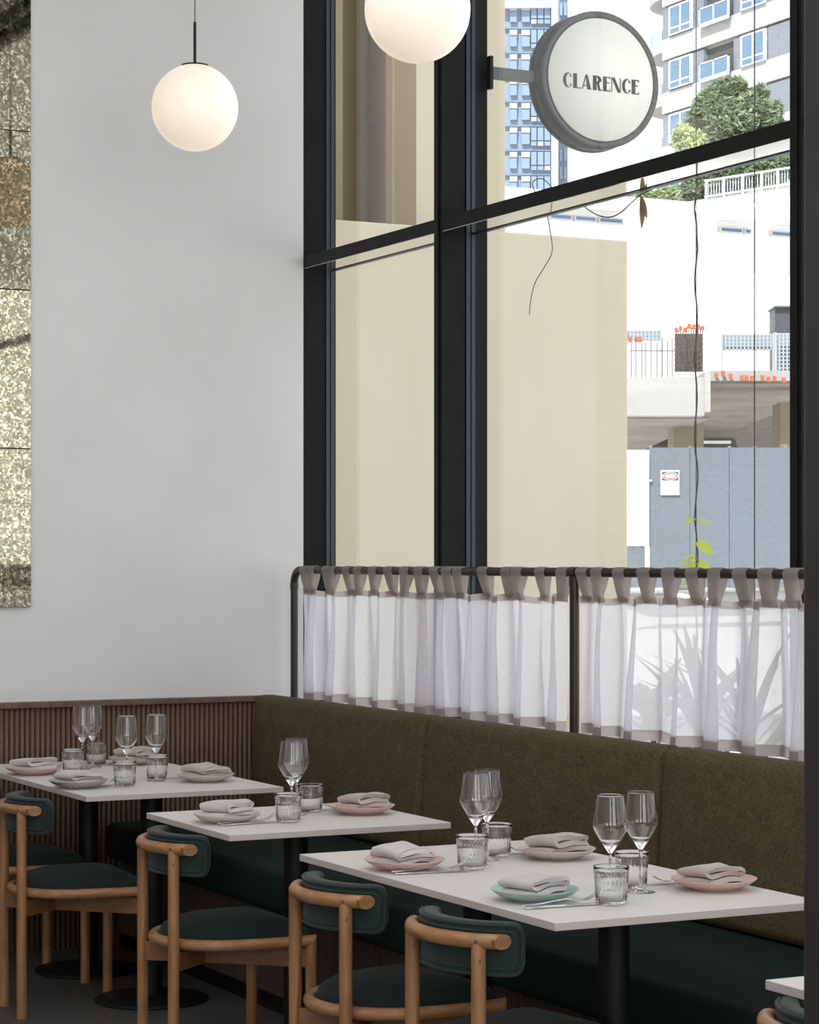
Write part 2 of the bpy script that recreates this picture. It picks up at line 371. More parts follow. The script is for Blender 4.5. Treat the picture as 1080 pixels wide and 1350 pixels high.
o = st.build('base_slats', M['walnut_dark'], bq); o['kind'] = 'stuff'

# ------------------------------------------------------------------ cafe curtains on a pipe rail
RX = 3.885; RR = .0148
RZ = on_x(1032.6, 756.7, RX).z
yL = on_x(388, 850, RX).y; yP = on_x(757.5, 850, RX).y
rail = thing('curtain_rail', 'dark metal pipe rail carrying the cafe curtains above the bench back', 'curtain rail', (RX, yL, 0))
YR = 3.6
def pipe(name, pts, r=RR): return MB().tube([(p[0], p[1]-yL, p[2]) for p in pts], r, 16).build(name, M['pipe'], rail)
el = [(0, yL-.055+.055*math.cos(a), RZ-.055+.055*math.sin(a)) for a in [PI/2*i/8 for i in range(9)]]
pipe('rail', [(0, yL-.056, RZ), (0, YR, RZ)])
pipe('elbow', el, RR+.0005)
pipe('collar', [(0, yL, RZ-.078), (0, yL, RZ-.052)], RR+.002)
pipe('post', [(0, yL, .013), (0, yL, RZ-.07)])
for yp in (yP, 2*yP-yL):
    if yp > YR-.1:
        pipe('post', [(0, yp, .013), (0, yp, RZ-.016)], RR+.001); pipe('collar', [(0, yp-.02, RZ), (0, yp+.02, RZ)], RR+.003)
        pipe('collar', [(0, yp, RZ-.045), (0, yp, RZ-.012)], RR+.003)
for yp in (yL, yP, 2*yP-yL):
    if yp > YR-.1: MB().lathe([(.0, .012), (.045, .012), (.045, .001), (0, .001)], 20, (0, yp-yL, 0)).build('floor_flange', M['pipe'], rail)

def make_curtain(tabs_y, label, seed, y_end_hi, y_end_lo):
    R = random.Random(seed)
    t = thing('cafe_curtain', label, 'curtain', (RX, (y_end_hi+y_end_lo)/2, 0), 0, 'cafe curtains on the pipe rail')
    y0 = y_end_hi; W_ = y_end_hi-y_end_lo; yc = (y_end_hi+y_end_lo)/2
    ZT = RZ-.068; ZB = .951
    nf = max(4, int(round(len(tabs_y)*.62)))
    # irregular fold phase along the width
    kn = [0]
    for i in range(nf): kn.append(kn[-1]+R.uniform(.7, 1.35))
    kn = [k/kn[-1] for k in kn]
    amp = [R.uniform(.65, 1.2) for _ in range(nf+1)]; lean = [R.uniform(-.5, .5) for _ in range(nf+2)]
    def fold(u):
        for i in range(nf):
            if u <= kn[i+1] or i == nf-1:
                f = (u-kn[i])/(kn[i+1]-kn[i]); return i, f
    def pos(u, v):
        i, f = fold(u); th = 2*PI*f
        a = amp[i]*(1-f)+amp[i+1]*f; ln = lean[i]*(1-f)+lean[i+1]*f
        A = (.014+.022*v**.8)*a; B = (.034+.022*v)*a
        x = A*math.sin(th+.5*ln*v)+.004*math.sin(37*u+5*v)
        y = y0-W_*u-B*math.sin(2*th+.8*ln*v)*1.0-.05*v*ln
        dip = 0
        if v < .2:      # the top edge sags a little between the tabs
            d = min(abs((y0-W_*u)-ty) for ty in tabs_y); dip = -min(.016, d*.22)*(1-v/.2)
        z = ZT+(ZB-ZT)*v+dip+.006*math.sin(th)*v
        return (x, y-yc, z)
    nu, nv = nf*22, 18
    def grid(v0, v1, n, off):
        b = MB(); vs = []
        for j in range(n+1):
            for i in range(nu+1):
                p = pos(i/nu, v0+(v1-v0)*j/n); vs.append((p[0]-off, p[1], p[2]))
        return b.add(vs, [(j*(nu+1)+i, j*(nu+1)+i+1, (j+1)*(nu+1)+i+1, (j+1)*(nu+1)+i) for j in range(n) for i in range(nu)], True)
    grid(.055, .935, nv, 0).build('sheer_cloth', M['sheer_linen'], t)
    grid(0, .058, 2, .0012).build('top_hem', M['hem_linen'], t)
    grid(.925, 1.0, 2, .0012).build('bottom_hem', M['hem_linen'], t)
    # tabs looped over the rail
    for ty in tabs_y:
        u = min(max((y0-ty)/W_, .004), .996); wd = R.uniform(.060, .070); sh = R.uniform(.008, .022); px, py, pz = pos(u, .03)
        sec = []
        rr = RR+.0025
        for k in range(5): sec.append((px-.004+(-rr-(px-.004))*(k/5)**.7, -sh*(1-k/5), pz-.012+(RZ-(pz-.012))*k/5))
        for k in range(9):
            a = PI-PI*k/8; sec.append((rr*math.cos(a), 0, RZ+rr*math.sin(a)))
        for k in range(1, 6): sec.append((rr+(px+.004-rr)*(k/5)**1.4, sh*.9*k/5, RZ+(pz-.012-RZ)*k/5))
        b = MB(); vs = []; yw = ty-yc
        for (sx, sy, sz) in sec:
            for q in (-.5, .5): vs.append((sx, yw+sy+q*wd, sz))
        b.add(vs, [(2*k, 2*k+1, 2*k+3, 2*k+2) for k in range(len(sec)-1)], False)
        o = b.build('tab', M['tab_linen'], t); md = o.modifiers.new('thickness', 'SOLIDIFY'); md.thickness = .0012; md.offset = 1
    return t
T1 = [404, 414, 434, 440.5, 460, 475.5, 495, 515.6, 537, 556, 576, 593, 607, 640, 671, 685, 716, 745]
T2 = [771, 791, 820, 853, 886, 917, 947, 980, 1014, 1048]
ty = lambda l: [on_x(p, 752, RX).y for p in l]
c1 = ty(T1); c2 = ty(T2); d = (c2[3]-c2[-1])/6
c2 += [c2[-1]-d*k for k in (1, 2, 3, 4, 5)]
make_curtain(c1, 'white sheer linen tab-top curtain at the far left end of the rail', 3, c1[0]+.03, c1[-1]-.022)
make_curtain(c2, 'white sheer linen tab-top curtain right of the middle rail post, with plants behind it', 11, c2[0]+.03, c2[-1]-.03)

# ------------------------------------------------------------------ wall mirror of antiqued tiles
mir = thing('wall_mirror', 'tall antiqued speckled mirror of stacked square panes on the white wall', 'mirror', (0, 0, 0))
MY = WY-.02
mx1 = on_y(41, 600, MY).x; zj = [on_y(20, p, MY).z for p in (801, 591, 381, 172)]
st_ = (zj[3]-zj[0])/3; zz = [zj[0]+st_*k for k in range(7)]
MB().box(mx1-1.40, mx1-.003, MY+.006, WY-.0005, zj[0]+.003, min(zz[-1], CH-.02)).build('backing_board', M['black_steel'], mir)
for k in range(5):
    for q in range(2):
        x1 = mx1-q*.70; o = bevel(MB().box(x1-.698, x1, MY, MY+.0055, zz[k]+.001, min(zz[k+1]-.001, CH-.02)).build('mirror_tile', M['antique_mirror'], mir), .0015)

# ------------------------------------------------------------------ pendant lamps
LR = .151
def lamp(px, py, Z, label):
    c = at_depth(px, py, Z)
    t = thing('pendant_lamp', label, 'lamp', (c.x, c.y, c.z), 0, 'opal globe pendants')
    pr = [(LR*math.sin(a), LR*math.cos(a)) for a in [math.radians(16)+(PI-math.radians(16))*k/24 for k in range(25)]]
    MB().lathe(pr, 48).build('globe_shade', M['opal'], t)
    MB().lathe([(0, LR*.985), (.047, LR*.985), (.047, LR*.955), (0, LR*.955)], 32).build('cap', M['black_steel'], t)
    MB().cyl((0, 0, LR*.98), (0, 0, LR+.148), .0052, 12).build('stem', M['black_steel'], t)
    MB().cyl((0, 0, LR+.147), (0, 0, CH-c.z-.03), .0018, 8).build('cord', M['black_steel'], t)
    MB().lathe([(0, CH-c.z-.03), (.05, CH-c.z-.03), (.055, CH-c.z-.001), (0, CH-c.z-.001)], 24).build('ceiling_rose', M['black_steel'], t)
    return t
lamp(257, 142, 8.17, 'white glass globe pendant in front of the white wall, smaller of two in view')
lamp(550.5, 12.5, 6.655, 'white glass globe pendant before the window, cut by the top edge, larger of two')

# ------------------------------------------------------------------ tables
TZ = .74; TX0, TX1 = 2.508, 3.205; TXC = (TX0+TX1)/2
def make_table(y0, label, group=None):
    t = thing('dining_table', label, 'table', (TXC, y0+.325, 0), 0, group)
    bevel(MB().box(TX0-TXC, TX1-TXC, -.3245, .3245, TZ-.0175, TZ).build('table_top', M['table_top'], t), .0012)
    tt = t.children[0].data; tt.materials.append(M['table_edge_shade'])
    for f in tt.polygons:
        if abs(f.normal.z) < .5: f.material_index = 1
    p = MB().box(-.2, .2, -.02, .02, TZ-.026, TZ-.018); p.box(-.02, .02, -.2, .2, TZ-.0262, TZ-.0178); p.build('top_bracket', M['black_steel'], t)
    MB().cyl((0, 0, .015), (0, 0, TZ-.026), .0365, 28).build('column', M['black_steel'], t)
    MB().lathe([(0, .0006), (.193, .0006), (.195, .004), (.193, .009), (.12, .016), (.05, .022), (0, .022)], 48).build('base_plate', M['black_steel'], t)
    return t
YT = dict(R1=4.237, R2=4.888, M=6.008, L1=7.205, L2=7.857, T4=2.84)
make_table(YT['R1'], 'white square cafe table nearest the camera with the teal plate')
make_table(YT['R2'], 'white square cafe table joined behind the one with the teal plate')
make_table(YT['M'], 'white square cafe table standing alone in the middle of the row')
make_table(YT['L1'], 'white square cafe table at the far left, with the grey plate on it')
make_table(YT['L2'], 'white square cafe table nearest the wainscot, cut by the left edge')
make_table(YT['T4'], 'white square cafe table of which only a corner shows beside the dark column')

# ------------------------------------------------------------------ chairs
def make_chair():
    t = thing('dining_chair', 'x', 'chair')
    PR, R = .0165, .24; pa = math.radians(31); RZc = .684; ZR = .41
    post = [(-R*math.cos(pa), s*R*math.sin(pa)) for s in (-1, 1)]
    for x, y in post:
        o = MB().cyl((x, y, 0.0005), (x, y, RZc-.004), PR, 16).build('rear_leg', M['oak'], t)
        MB().cyl((x-.5*(PR-.001)*1, y-(PR-.004), RZc-.042), (x-.5*(PR+.0008), y-(PR-.0028), RZc-.042), .005, 8).build('peg', M['bark'], o)
    fl = [(.18, -.215), (.18, .215)]
    for x, y in fl:
        MB().tube([(x, y, .0005), (x, y, ZR)], PR, 16, cuts={1: (1, 0, -1)}).build('front_leg', M['oak'], t)
    P = [(.18, -.215, ZR), (.10, -.2145, ZR), (.04, -.2115, ZR)]+[(.205*math.cos(a), .205*math.sin(a), ZR) for a in [-PI/2-PI*.03-PI*.94*k/24 for k in range(25)]]+[(.04, .2115, ZR), (.10, .2145, ZR), (.18, .215, ZR)]
    MB().tube(P, PR, 16, cuts={0: (1, 0, -1), len(P)-1: (1, 0, -1)}).build('seat_ring', M['oak_rail'], t)
    fa = math.radians(44)
    P = [(-R*math.cos(a), R*math.sin(a), RZc) for a in [-fa+2*fa*k/28 for k in range(29)]]
    r_ = MB().tube(P, PR+.0003, 18, cuts={0: (0, 1, 0), 28: (0, 1, 0)}).build('back_rail', M['oak_rail'], t)
    for s in (-1, 1):
        q = Vector((-R*math.cos(pa), s*R*math.sin(pa), RZc)); n = Vector((-math.cos(pa), s*math.sin(pa), 0)).normalized()
        MB().cyl(q+n*(PR-.001), q+n*(PR+.0008), .005, 8).build('peg', M['bark'], r_)
    for (a, b_) in ((post[0], fl[1]), (post[1], fl[0])):
        d = Vector((b_[0]-a[0], b_[1]-a[1], 0)); L = d.length; an = math.atan2(d.y, d.x)
        o = bevel(MB().box(PR*.6, L-PR*.6, -.011, .011, .334, .389).build('cross_rail', M['oak_dark'], t), .002)
        o.location = (a[0], a[1], 0); o.rotation_euler = (0, 0, an)
    # domed seat cushion, round at the back and square at the front
    out = [(.19*math.cos(a), .19*math.sin(a)) for a in [PI/2+PI*k/24 for k in range(25)]]
    out += [(.06, -.195), (.12, -.197)]+[(.165+.035*math.cos(a), -.163+.035*math.sin(a)) for a in [-PI/2+PI/2*k/4 for k in range(5)]]
    out += [(.203, -.08), (.205, 0), (.203, .08)]+[(.165+.035*math.cos(a), .163+.035*math.sin(a)) for a in [PI/2*k/4 for k in range(5)]]+[(.12, .197), (.06, .195)]
    rings = [(.9, .391), (.975, .393), (.985, .41), (.99, .424), (.975, .436), (.93, .446), (.82, .458), (.62, .469), (.4, .475), (.2, .4775)]
    n = len(out); vs = [(x*s, y*s, z) for s, z in rings for x, y in out]+[(0, 0, .478), (0, 0, .391)]
    fs = [(r*n+i, r*n+(i+1) % n, (r+1)*n+(i+1) % n, (r+1)*n+i) for r in range(len(rings)-1) for i in range(n)]
    m = len(rings)-1; fs += [(m*n+i, m*n+(i+1) % n, len(vs)-2) for i in range(n)]+[((i+1) % n, i, len(vs)-1) for i in range(n)]
    MB().add(vs, fs, True).build('seat_cushion', M['seat_cloth'], t)
    # curved back pad inside the rail, with two rows of piping round its outer face
    Rp, th, z0, z1, pm = .2005, .021, .603, .7215, math.radians(56)
    nu = 40; cs = []
    for k in range(20):
        a = 2*PI*k/20; c, s = math.cos(a), math.sin(a)
        cs.append((math.copysign(abs(c)**.45, c), math.copysign(abs(s)**.3, s)))
    vs = []
    for i in range(nu+1):
        f = i/nu; a = -pm+2*pm*f; e = min(f, 1-f)*2*pm*Rp; rc = .03
        k = 1 if e > rc else math.sqrt(max(0, 1-((rc-e)/rc)**2))
        hz = (z1-z0)/2-rc*(1-k)*.95; tk = th*(.35+.65*min(1, (e/.016)**.5)) if e < .016 else th
        for c, s in cs:
            rr = Rp+c*tk; vs.append((-rr*math.cos(a), rr*math.sin(a), (z0+z1)/2+s*hz))
    b = MB().add(vs, [(i*20+k, (i+1)*20+k, (i+1)*20+(k+1) % 20, i*20+(k+1) % 20) for i in range(nu) for k in range(20)], True)
    b.add(vs[:20], [tuple(range(20))], True); b.add(vs[-20:], [tuple(range(20))[::-1]], True)
    pad = b.build('back_pad', M['teal_cloth'], t, weld=True)
    for ins, rr_ in ((.006, .0035), (.019, .0028)):
        P = []; zc = (z0+z1)/2; hh = (z1-z0)/2-ins; ll = pm*Rp-ins; rc = .026-ins*.5; ro = Rp+th+.0005
        def add(u, z): a = u/Rp; P.append((-ro*math.cos(a), ro*math.sin(a), zc+z))
        for cx, cz, a0 in ((ll-rc, hh-rc, 0), (-ll+rc, hh-rc, 90), (-ll+rc, -hh+rc, 180), (ll-rc, -hh+rc, 270)):
            for k in range(5):
                a = math.radians(a0+90*k/4); add(cx+rc*math.cos(a), cz+rc*math.sin(a))
            u_, z_ = cx, cz
            if a0 in (0, 180):
                for k in range(1, 14):
                    u = (ll-rc)*(1-2*k/14)*(1 if a0 == 0 else -1); add(u, hh if a0 == 0 else -hh)
        MB().tube(P, rr_, 6, closed=True).build('piping', M['teal_cloth'], pad)
    return t
def seat_at(px, y, deg):      # where the chair stands so that its near rear leg is seen on this bearing
    a = math.radians(deg); lx, ly = -.24*math.cos(math.radians(31)), -.24*math.sin(math.radians(31))
    ax, ay = lx*math.cos(a)-ly*math.sin(a), lx*math.sin(a)+ly*math.cos(a)
    r = ray(px, 900); return (r.x/r.y*(y+ay)-ax, y, 0), a
chair = make_chair(); chair.location, a_ = seat_at(631, YT['R1']+.325, 8); chair.rotation_euler = (0, 0, a_)
chair['label'] = 'oak chair with green curved back pad nearest the camera, at the teal plate table'
for px, y, deg, lab in ((456, YT['R2']+.325, 5, 'oak chair with green curved back pad, second from the right of the row in front'),
        (229, YT['M']+.325, 0, 'oak chair with green curved back pad at the single middle table'),
        (28.5, YT['L1']+.31, -4, 'oak chair with green curved back pad cut by the left edge'),
        (-37, YT['L2']+.30, 0, 'oak chair mostly hidden behind the left edge chair, only seat and legs showing'),
        (1126, YT['T4']+.43, 0, 'oak chair of which only the back pad tip shows in the bottom right corner')):
    c = copy_tree(chair); c.location, a_ = seat_at(px, y, deg); c.rotation_euler = (0, 0, a_); c['label'] = lab
for o in list(bpy.data.objects):
    if o.get('category') == 'chair': o['group'] = 'oak chairs along the tables'

# ------------------------------------------------------------------ tableware
def plate_mesh(name, m):
    pr = [(0, .004), (.045, .0035), (.07, .008), (.088, .016), (.0985, .0245), (.1005, .0265), (.0995, .0272), (.097, .0255), (.086, .0185), (.068, .0118), (.045, .0085), (0, .0075)]
    pr = [(0, .001), (.046, .001), (.048, .0002), (.051, .0002), (.053, .0022)]+pr[2:]
    return MB().lathe(pr, 56).mesh(name, m)
plates = {k: plate_mesh('plate', M['glaze_'+k]) for k in ('pink', 'rose', 'teal', 'grey', 'sand', 'blush')}

def napkin_mesh(seed, m):
    R = random.Random(seed)
    t = .0108; hw = R.uniform(.052, .058); P = []
    def fold(zs, flip0):
        pts = []; d = flip0
        for i, z in enumerate(zs):
            xa = hw*R.uniform(.86, 1.0)
            for k in range(9):
                f = -1+2*k/8; pts.append((d*f*xa, z+.0015*math.sin(3*f+i)))
            if i < len(zs)-1:
                z2 = zs[i+1]; rr = (z2-z)/2
                for k in range(1, 6): pts.append((d*(xa+rr*1.3*math.sin(PI*k/6)), z+rr-rr*math.cos(PI*k/6)))
            d = -d
        return pts
    zs = [.006, .0190, .0318, .0445]
    pts = fold(zs, -1 if True else 1)
    # the last layer droops over the open edge
    e = pts[-1]
    sgn = 1 if e[0] > 0 else -1
    pts += [(e[0]+sgn*.007, e[1]-.003), (e[0]+sgn*.010, e[1]-.011)]
    n = len(pts)
    nor = []
    for i in range(n):
        a = pts[max(i-1, 0)]; b = pts[min(i+1, n-1)]; dx, dz = b[0]-a[0], b[1]-a[1]; l = math.hypot(dx, dz) or 1; nor.append((-dz/l, dx/l))
    loop = [(p[0]+q[0]*t/2, p[1]+q[1]*t/2) for p, q in zip(pts, nor)]+[(p[0]-q[0]*t/2, p[1]-q[1]*t/2) for p, q in zip(pts[::-1], nor[::-1])]
    b = MB(); N = len(loop); ns = 10; vs = []; L = R.uniform(.094, .104)
    ph = [R.uniform(0, 6) for _ in range(4)]
    for j in range(ns+1):
        v = -L/2+L*j/ns; f = j/ns
        for (x, z) in loop:
            k = z/.05
            sk = .010*k*math.sin(ph[0]+1.6*f)+.004*math.sin(ph[1]+4*f+30*x)
            zz = z*(1+.10*math.sin(ph[2]+2.2*f)-.05*(abs(2*f-1)**3))+.0022*k*math.sin(ph[3]+40*x+5*f)
            vs.append((x*(1+.05*math.sin(3*f+ph[1]))+sk, v+.006*math.sin(ph[2]+z*160+20*x)*(1 if j in (0, ns) else .6), max(zz, .0006)))
    b.add(vs, [(j*N+i, j*N+(i+1) % N, (j+1)*N+(i+1) % N, (j+1)*N+i) for j in range(ns) for i in range(N)], True)
    # end caps: strip of quads between the two sides of the cloth
    for j, fl in ((0, False), (ns, True)):
        base = j*N; q = [(base+i, base+i+1, base+N-2-i, base+N-1-i) for i in range(n-1)]
        b2 = [f[::-1] if fl else f for f in q]
        for f in b2: b.f.append(f); b.sm.append(False)
    me = b.mesh('napkin', m); return me

def tumbler():
    t = thing('tumbler', 'x', 'glass')
    n = 96; H = .085
    def ring(r, z, rib): return [((r+(rib*(.5+.5*math.cos(32*2*PI*k/n))))*math.cos(2*PI*k/n) for k in range(n))]
    prof = [(.0, .0005, 0), (.030, .0005, 0), (.0340, .004, .0), (.0352, .009, .0013), (.0375, .045, .0013), (.0388, .070, .0013), (.0396, .074, 0), (.0400, .083, 0), (.0396, .085, 0), (.0388, .0845, 0), (.0384, .074, 0), (.0358, .045, 0), (.0335, .014, 0), (.030, .0098, 0), (0, .0092, 0)]
    vs = []
    for r, z, rib in prof:
        for k in range(n):
            a = 2*PI*k/n; q = r+rib*(math.cos(24*a)*.5-.5)*1.0; vs.append((q*math.cos(a), q*math.sin(a), z))
    m = len(prof)
    MB().add(vs, [(i*n+k, i*n+(k+1) % n, (i+1)*n+(k+1) % n, (i+1)*n+k) for i in range(m-1) for k in range(n)], True).build('ribbed_body', M['glass'], t, weld=True)
    return t
def wine_glass():
    t = thing('wine_glass', 'x', 'glass')
    H = .230
    cp_ = [(.0045, .098), (.0085, .104), (.016, .115), (.026, .131), (.0345, .1450), (.0388, .1545), (.0400, .162), (.0393, .171), (.0367, .190), (.0336, .212), (.0308, H)]
    out = []
    for i in range(len(cp_)-1):
        q = [Vector(cp_[max(0, min(len(cp_)-1, i+d))]) for d in (-1, 0, 1, 2)]
        for k in range(4):
            u = k/4; out.append(tuple(.5*((2*q[1])+(q[2]-q[0])*u+(2*q[0]-5*q[1]+4*q[2]-q[3])*u*u+(3*q[1]-q[0]-3*q[2]+q[3])*u**3)))
    out.append(cp_[-1]); inn = []
    for i, p in enumerate(out):
        a, b_ = out[max(i-1, 0)], out[min(i+1, len(out)-1)]; d = Vector((b_[0]-a[0], b_[1]-a[1])).normalized()
        if p[1] > .119: inn.append((p[0]-.0008*d.y, p[1]+.0008*d.x))
    inn = inn[::-1]+[(inn[0][0]*.62, inn[0][1]-.0035), (inn[0][0]*.3, inn[0][1]-.0048), (0, inn[0][1]-.0052)]
    out = [(0, .098)]+out
    MB().lathe(out+[(.0304, H+.0004)]+inn, 64).build('bowl', M['glass'], t, weld=True)
    st = [(0, .0004), (.033, .0004), (.0335, .0012), (.030, .0022), (.012, .0045), (.006, .009), (.0042, .02), (.0036, .055), (.0038, .085), (.0045, .0978), (0, .0979)]
    MB().lathe(st, 40).build('stem_and_foot', M['glass'], t, weld=True)
    return t
def ribbon(path, name, m, parent):      # list of (x, y, z, halfwidth, halfthickness)
    b = MB(); vs = []
    for (x, y, z, w, h) in path:
        for k in range(8):
            a = 2*PI*k/8; vs.append((x, y+w*math.cos(a), z+h*math.sin(a)))
    n = len(path)
    b.add(vs, [(i*8+k, (i+1)*8+k, (i+1)*8+(k+1) % 8, i*8+(k+1) % 8) for i in range(n-1) for k in range(8)], True)
    b.add(vs[:8], [tuple(range(8))]); b.add(vs[-8:], [tuple(range(8))[::-1]])
    return b.build(name, m, parent)
def knife():
    t = thing('knife', 'x', 'knife')
    ribbon([(0, 0, .0035, .0035, .002), (.004, 0, .0035, .0056, .0028), (.05, 0, .0036, .0050, .0030), (.088, 0, .0036, .0042, .0030), (.096, 0, .0036, .0038, .003)], 'handle', M['steel'], t)
    ribbon([(.0955, 0, .0036, .0036, .0026), (.103, .001, .0034, .0062, .0010), (.14, .002, .0032, .0084, .0008), (.175, .002, .003, .0088, .0007), (.192, .0, .003, .0062, .0006), (.202, -.004, .003, .001, .0005)], 'blade', M['steel'], t)
    return t
def fork():
    t = thing('fork', 'x', 'fork')
    ribbon([(0, 0, .0068, .0036, .0018), (.004, 0, .0068, .0055, .0024), (.045, 0, .0080, .0045, .0022), (.085, 0, .0125, .0033, .0022), (.112, 0, .0150, .0029, .0020), (.126, 0, .0128, .0032, .0018)], 'handle', M['steel'], t)
    ribbon([(.1255, 0, .0129, .0032, .0016), (.133, 0, .0106, .0085, .0012), (.142, 0, .0088, .0108, .0010), (.151, 0, .0086, .0112, .0010)], 'head', M['steel'], t)
    for k in range(4):
        y = -.0084+.0056*k
        ribbon([(.1505, y, .0086, .0021, .0009), (.165, y, .0112, .0018, .0009), (.180, y, .0178, .0015, .0008), (.193, y, .0258, .0008, .0006)], 'tine', M['steel'], t)
    return t
P_TUM, P_WINE, P_KNIFE, P_FORK = tumbler(), wine_glass(), knife(), fork()
used = {}
def place(proto, name, x, y, z, rz, label, group):
    first = proto.name not in used
    o = proto if first else copy_tree(proto); used[proto.name] = 1
    o.location = (x, y, z); o.rotation_euler = (0, 0, rz); o['label'] = label; o['group'] = group; return o

PLATES = [  # rim centre in the photograph, glaze, napkin cloth, napkin turn, label
    (705, 1171, 'teal', 'pale', 24, 'pale teal plate on the nearest table', 'the pale teal plate'),
    (941, 1157, 'pink', 'beige', 8, 'salmon pink plate nearest the dark column, on the bench side', 'the salmon plate beside the dark column'),
    (533.5, 1132, 'rose', 'pale', 22, 'rose pink plate at the near left edge of the joined table', 'the rose plate left of the teal one'),
    (734, 1118, 'sand', 'beige', 20, 'sand beige plate on the bench side of the joined table', 'the sand beige plate by the bench'),
    (299.6, 1072, 'blush', 'pale', 26, 'pale blush plate on the chair side of the middle table', 'the blush plate of the middle table'),
    (477, 1061, 'pink', 'beige', 16, 'salmon pink plate on the bench side of the middle table', 'the salmon plate of the middle table'),
    (103.5, 1028, 'grey', 'pale', 26, 'dark grey plate on the far left table', 'the dark grey plate at far left'),
    (271, 1020, 'blush', 'beige', 16, 'pale pink plate on the bench side of the far left table', 'the pale pink plate before the wainscot corner'),
    (44, 1011, 'rose', 'pale', 20, 'rose pink plate at the left edge of the photo', 'the rose plate at the left photo edge'),
    (178, 998, 'sand', 'beige', 30, 'beige plate half hidden behind the tumblers of the farthest table', 'the beige plate behind the far tumblers')]
for i, (px, py, gl, nc, rz, lab, short) in enumerate(PLATES):
    p = on_z(px, py, TZ+.0265)
    o = inst('plate', plates[gl], None, (p.x, p.y, TZ)); tag(o, lab, 'plate', 'dinner plates')
    me = napkin_mesh(20+i, M[{'pale': 'napkin_cloth_pale', 'beige': 'napkin_cloth_beige', 'mid': 'napkin_cloth'}[nc]])
    o = inst('napkin', me, None, (p.x, p.y, TZ+.0082), (0, 0, math.radians(rz))); tag(o, 'folded linen napkin on '+short, 'napkin', 'folded napkins')
TUMB = [(806, 1142, 'ribbed tumbler nearest the camera, right of the teal plate'), (833, 1123, 'ribbed tumbler just behind the nearest one, by the wine glass foot'),
    (622.5, 1101, 'ribbed tumbler right of the rose plate on the joined table'), (655, 1086, 'ribbed tumbler left of the sand beige plate'),
    (380, 1046, 'ribbed tumbler in front on the middle table'), (409.5, 1034, 'ribbed tumbler behind on the middle table, left of the salmon plate'),
    (164.5, 1003.7, 'ribbed tumbler right of the dark grey plate'), (207, 995.5, 'ribbed tumbler left of the pale pink plate at far left'),
    (95.7, 988, 'ribbed tumbler above the dark grey plate, right of the rose plate'), (127, 978.5, 'ribbed tumbler farthest back, against the wainscot')]
for px, py, lab in TUMB:
    p = on_z(px, py, TZ+.084); place(P_TUM, 'tumbler', p.x, p.y, TZ, random.uniform(0, 6), lab, 'ribbed tumblers')
WINE = [(805, 1048, 'wine glass behind the nearest tumbler, left one of the nearest pair'), (841, 1042.8, 'wine glass nearest the dark column, right one of the nearest pair'),
    (627.4, 1019, 'wine glass on the joined table, left one of the pair'), (642.5, 1015, 'wine glass on the joined table, right one of the pair'),
    (384.5, 977, 'wine glass on the middle table, left one of the overlapping pair'), (391, 973.2, 'wine glass on the middle table, right one of the overlapping pair'),
    (167, 943.7, 'wine glass behind the tumbler right of the dark grey plate'), (206, 942, 'wine glass left of the pale pink plate at far left'),
    (108.6, 931, 'wine glass at far left against the wainscot, left one of the pair'), (122, 929, 'wine glass at far left against the wainscot, right one of the pair')]
GL = [on_z(px, py, TZ+.084) for px, py, _ in TUMB]
for px, py, lab in WINE:
    p = on_z(px, py, TZ+.23)
    for q in GL:      # keep the foot clear of the tumblers beside it
        d = Vector((p.x-q.x, p.y-q.y, 0))
        if d.length < .0695: p = p+d.normalized()*(.0695-d.length)
    place(P_WINE, 'wine_glass', p.x, p.y, TZ, 0, lab, 'wine glasses')
CUT = [((693, 1199.6), (803, 1192), 'beside the teal plate'), ((521, 1153.8), (627, 1149), 'beside the rose plate of the joined table'),
    ((290.7, 1089.6), (370, 1084), 'beside the blush plate of the middle table'), ((91, 1040.5), (160, 1035), 'beside the dark grey plate at far left'),
    ((21.5, 1022), (80, 1017.5), 'beside the rose plate at the left photo edge')]
for a, b_, lab in CUT:
    p, q = on_z(*a, TZ), on_z(*b_, TZ); rz = math.atan2(q.y-p.y, q.x-p.x)
    place(P_KNIFE, 'knife', p.x, p.y, TZ+.0002, rz, 'steel knife '+lab, 'knives on the chair side')
    far = a[0] < 100
    place(P_FORK, 'fork', p.x-.004*math.sin(rz)-.002, p.y+(.006 if far else .016), TZ+.0002, rz+(-.03 if far else .02), 'steel fork with raised tines '+lab, 'forks on the chair side')
CUTF = [((862, 1157.5), 'at the salmon plate beside the dark column'), ((672, 1118), 'at the sand beige plate by the bench'), ((426, 1061), 'at the salmon plate of the middle table'), ((221, 1020), 'at the pale pink plate before the wainscot corner')]
for a, lab in CUTF:
    p = on_z(*a, TZ+.02); x1 = p.x+.193
    place(P_FORK, 'fork', x1, p.y, TZ+.0002, PI-.03, 'steel fork half under the plate rim, '+lab, 'forks on the bench side')
    place(P_KNIFE, 'knife', x1, p.y+.026, TZ+.0002, PI-.0, 'steel knife half behind the plate, '+lab, 'knives on the bench side')

# ------------------------------------------------------------------ outdoors: forecourt, neighbouring wall, projecting sign
gnd = MB(); gx = FX+.2
def road_z(d): return -.06 if d < 7 else -.06+(d-7)*.0352
vs = []; Zs = [0, 7, 20, 40, 80, 300]
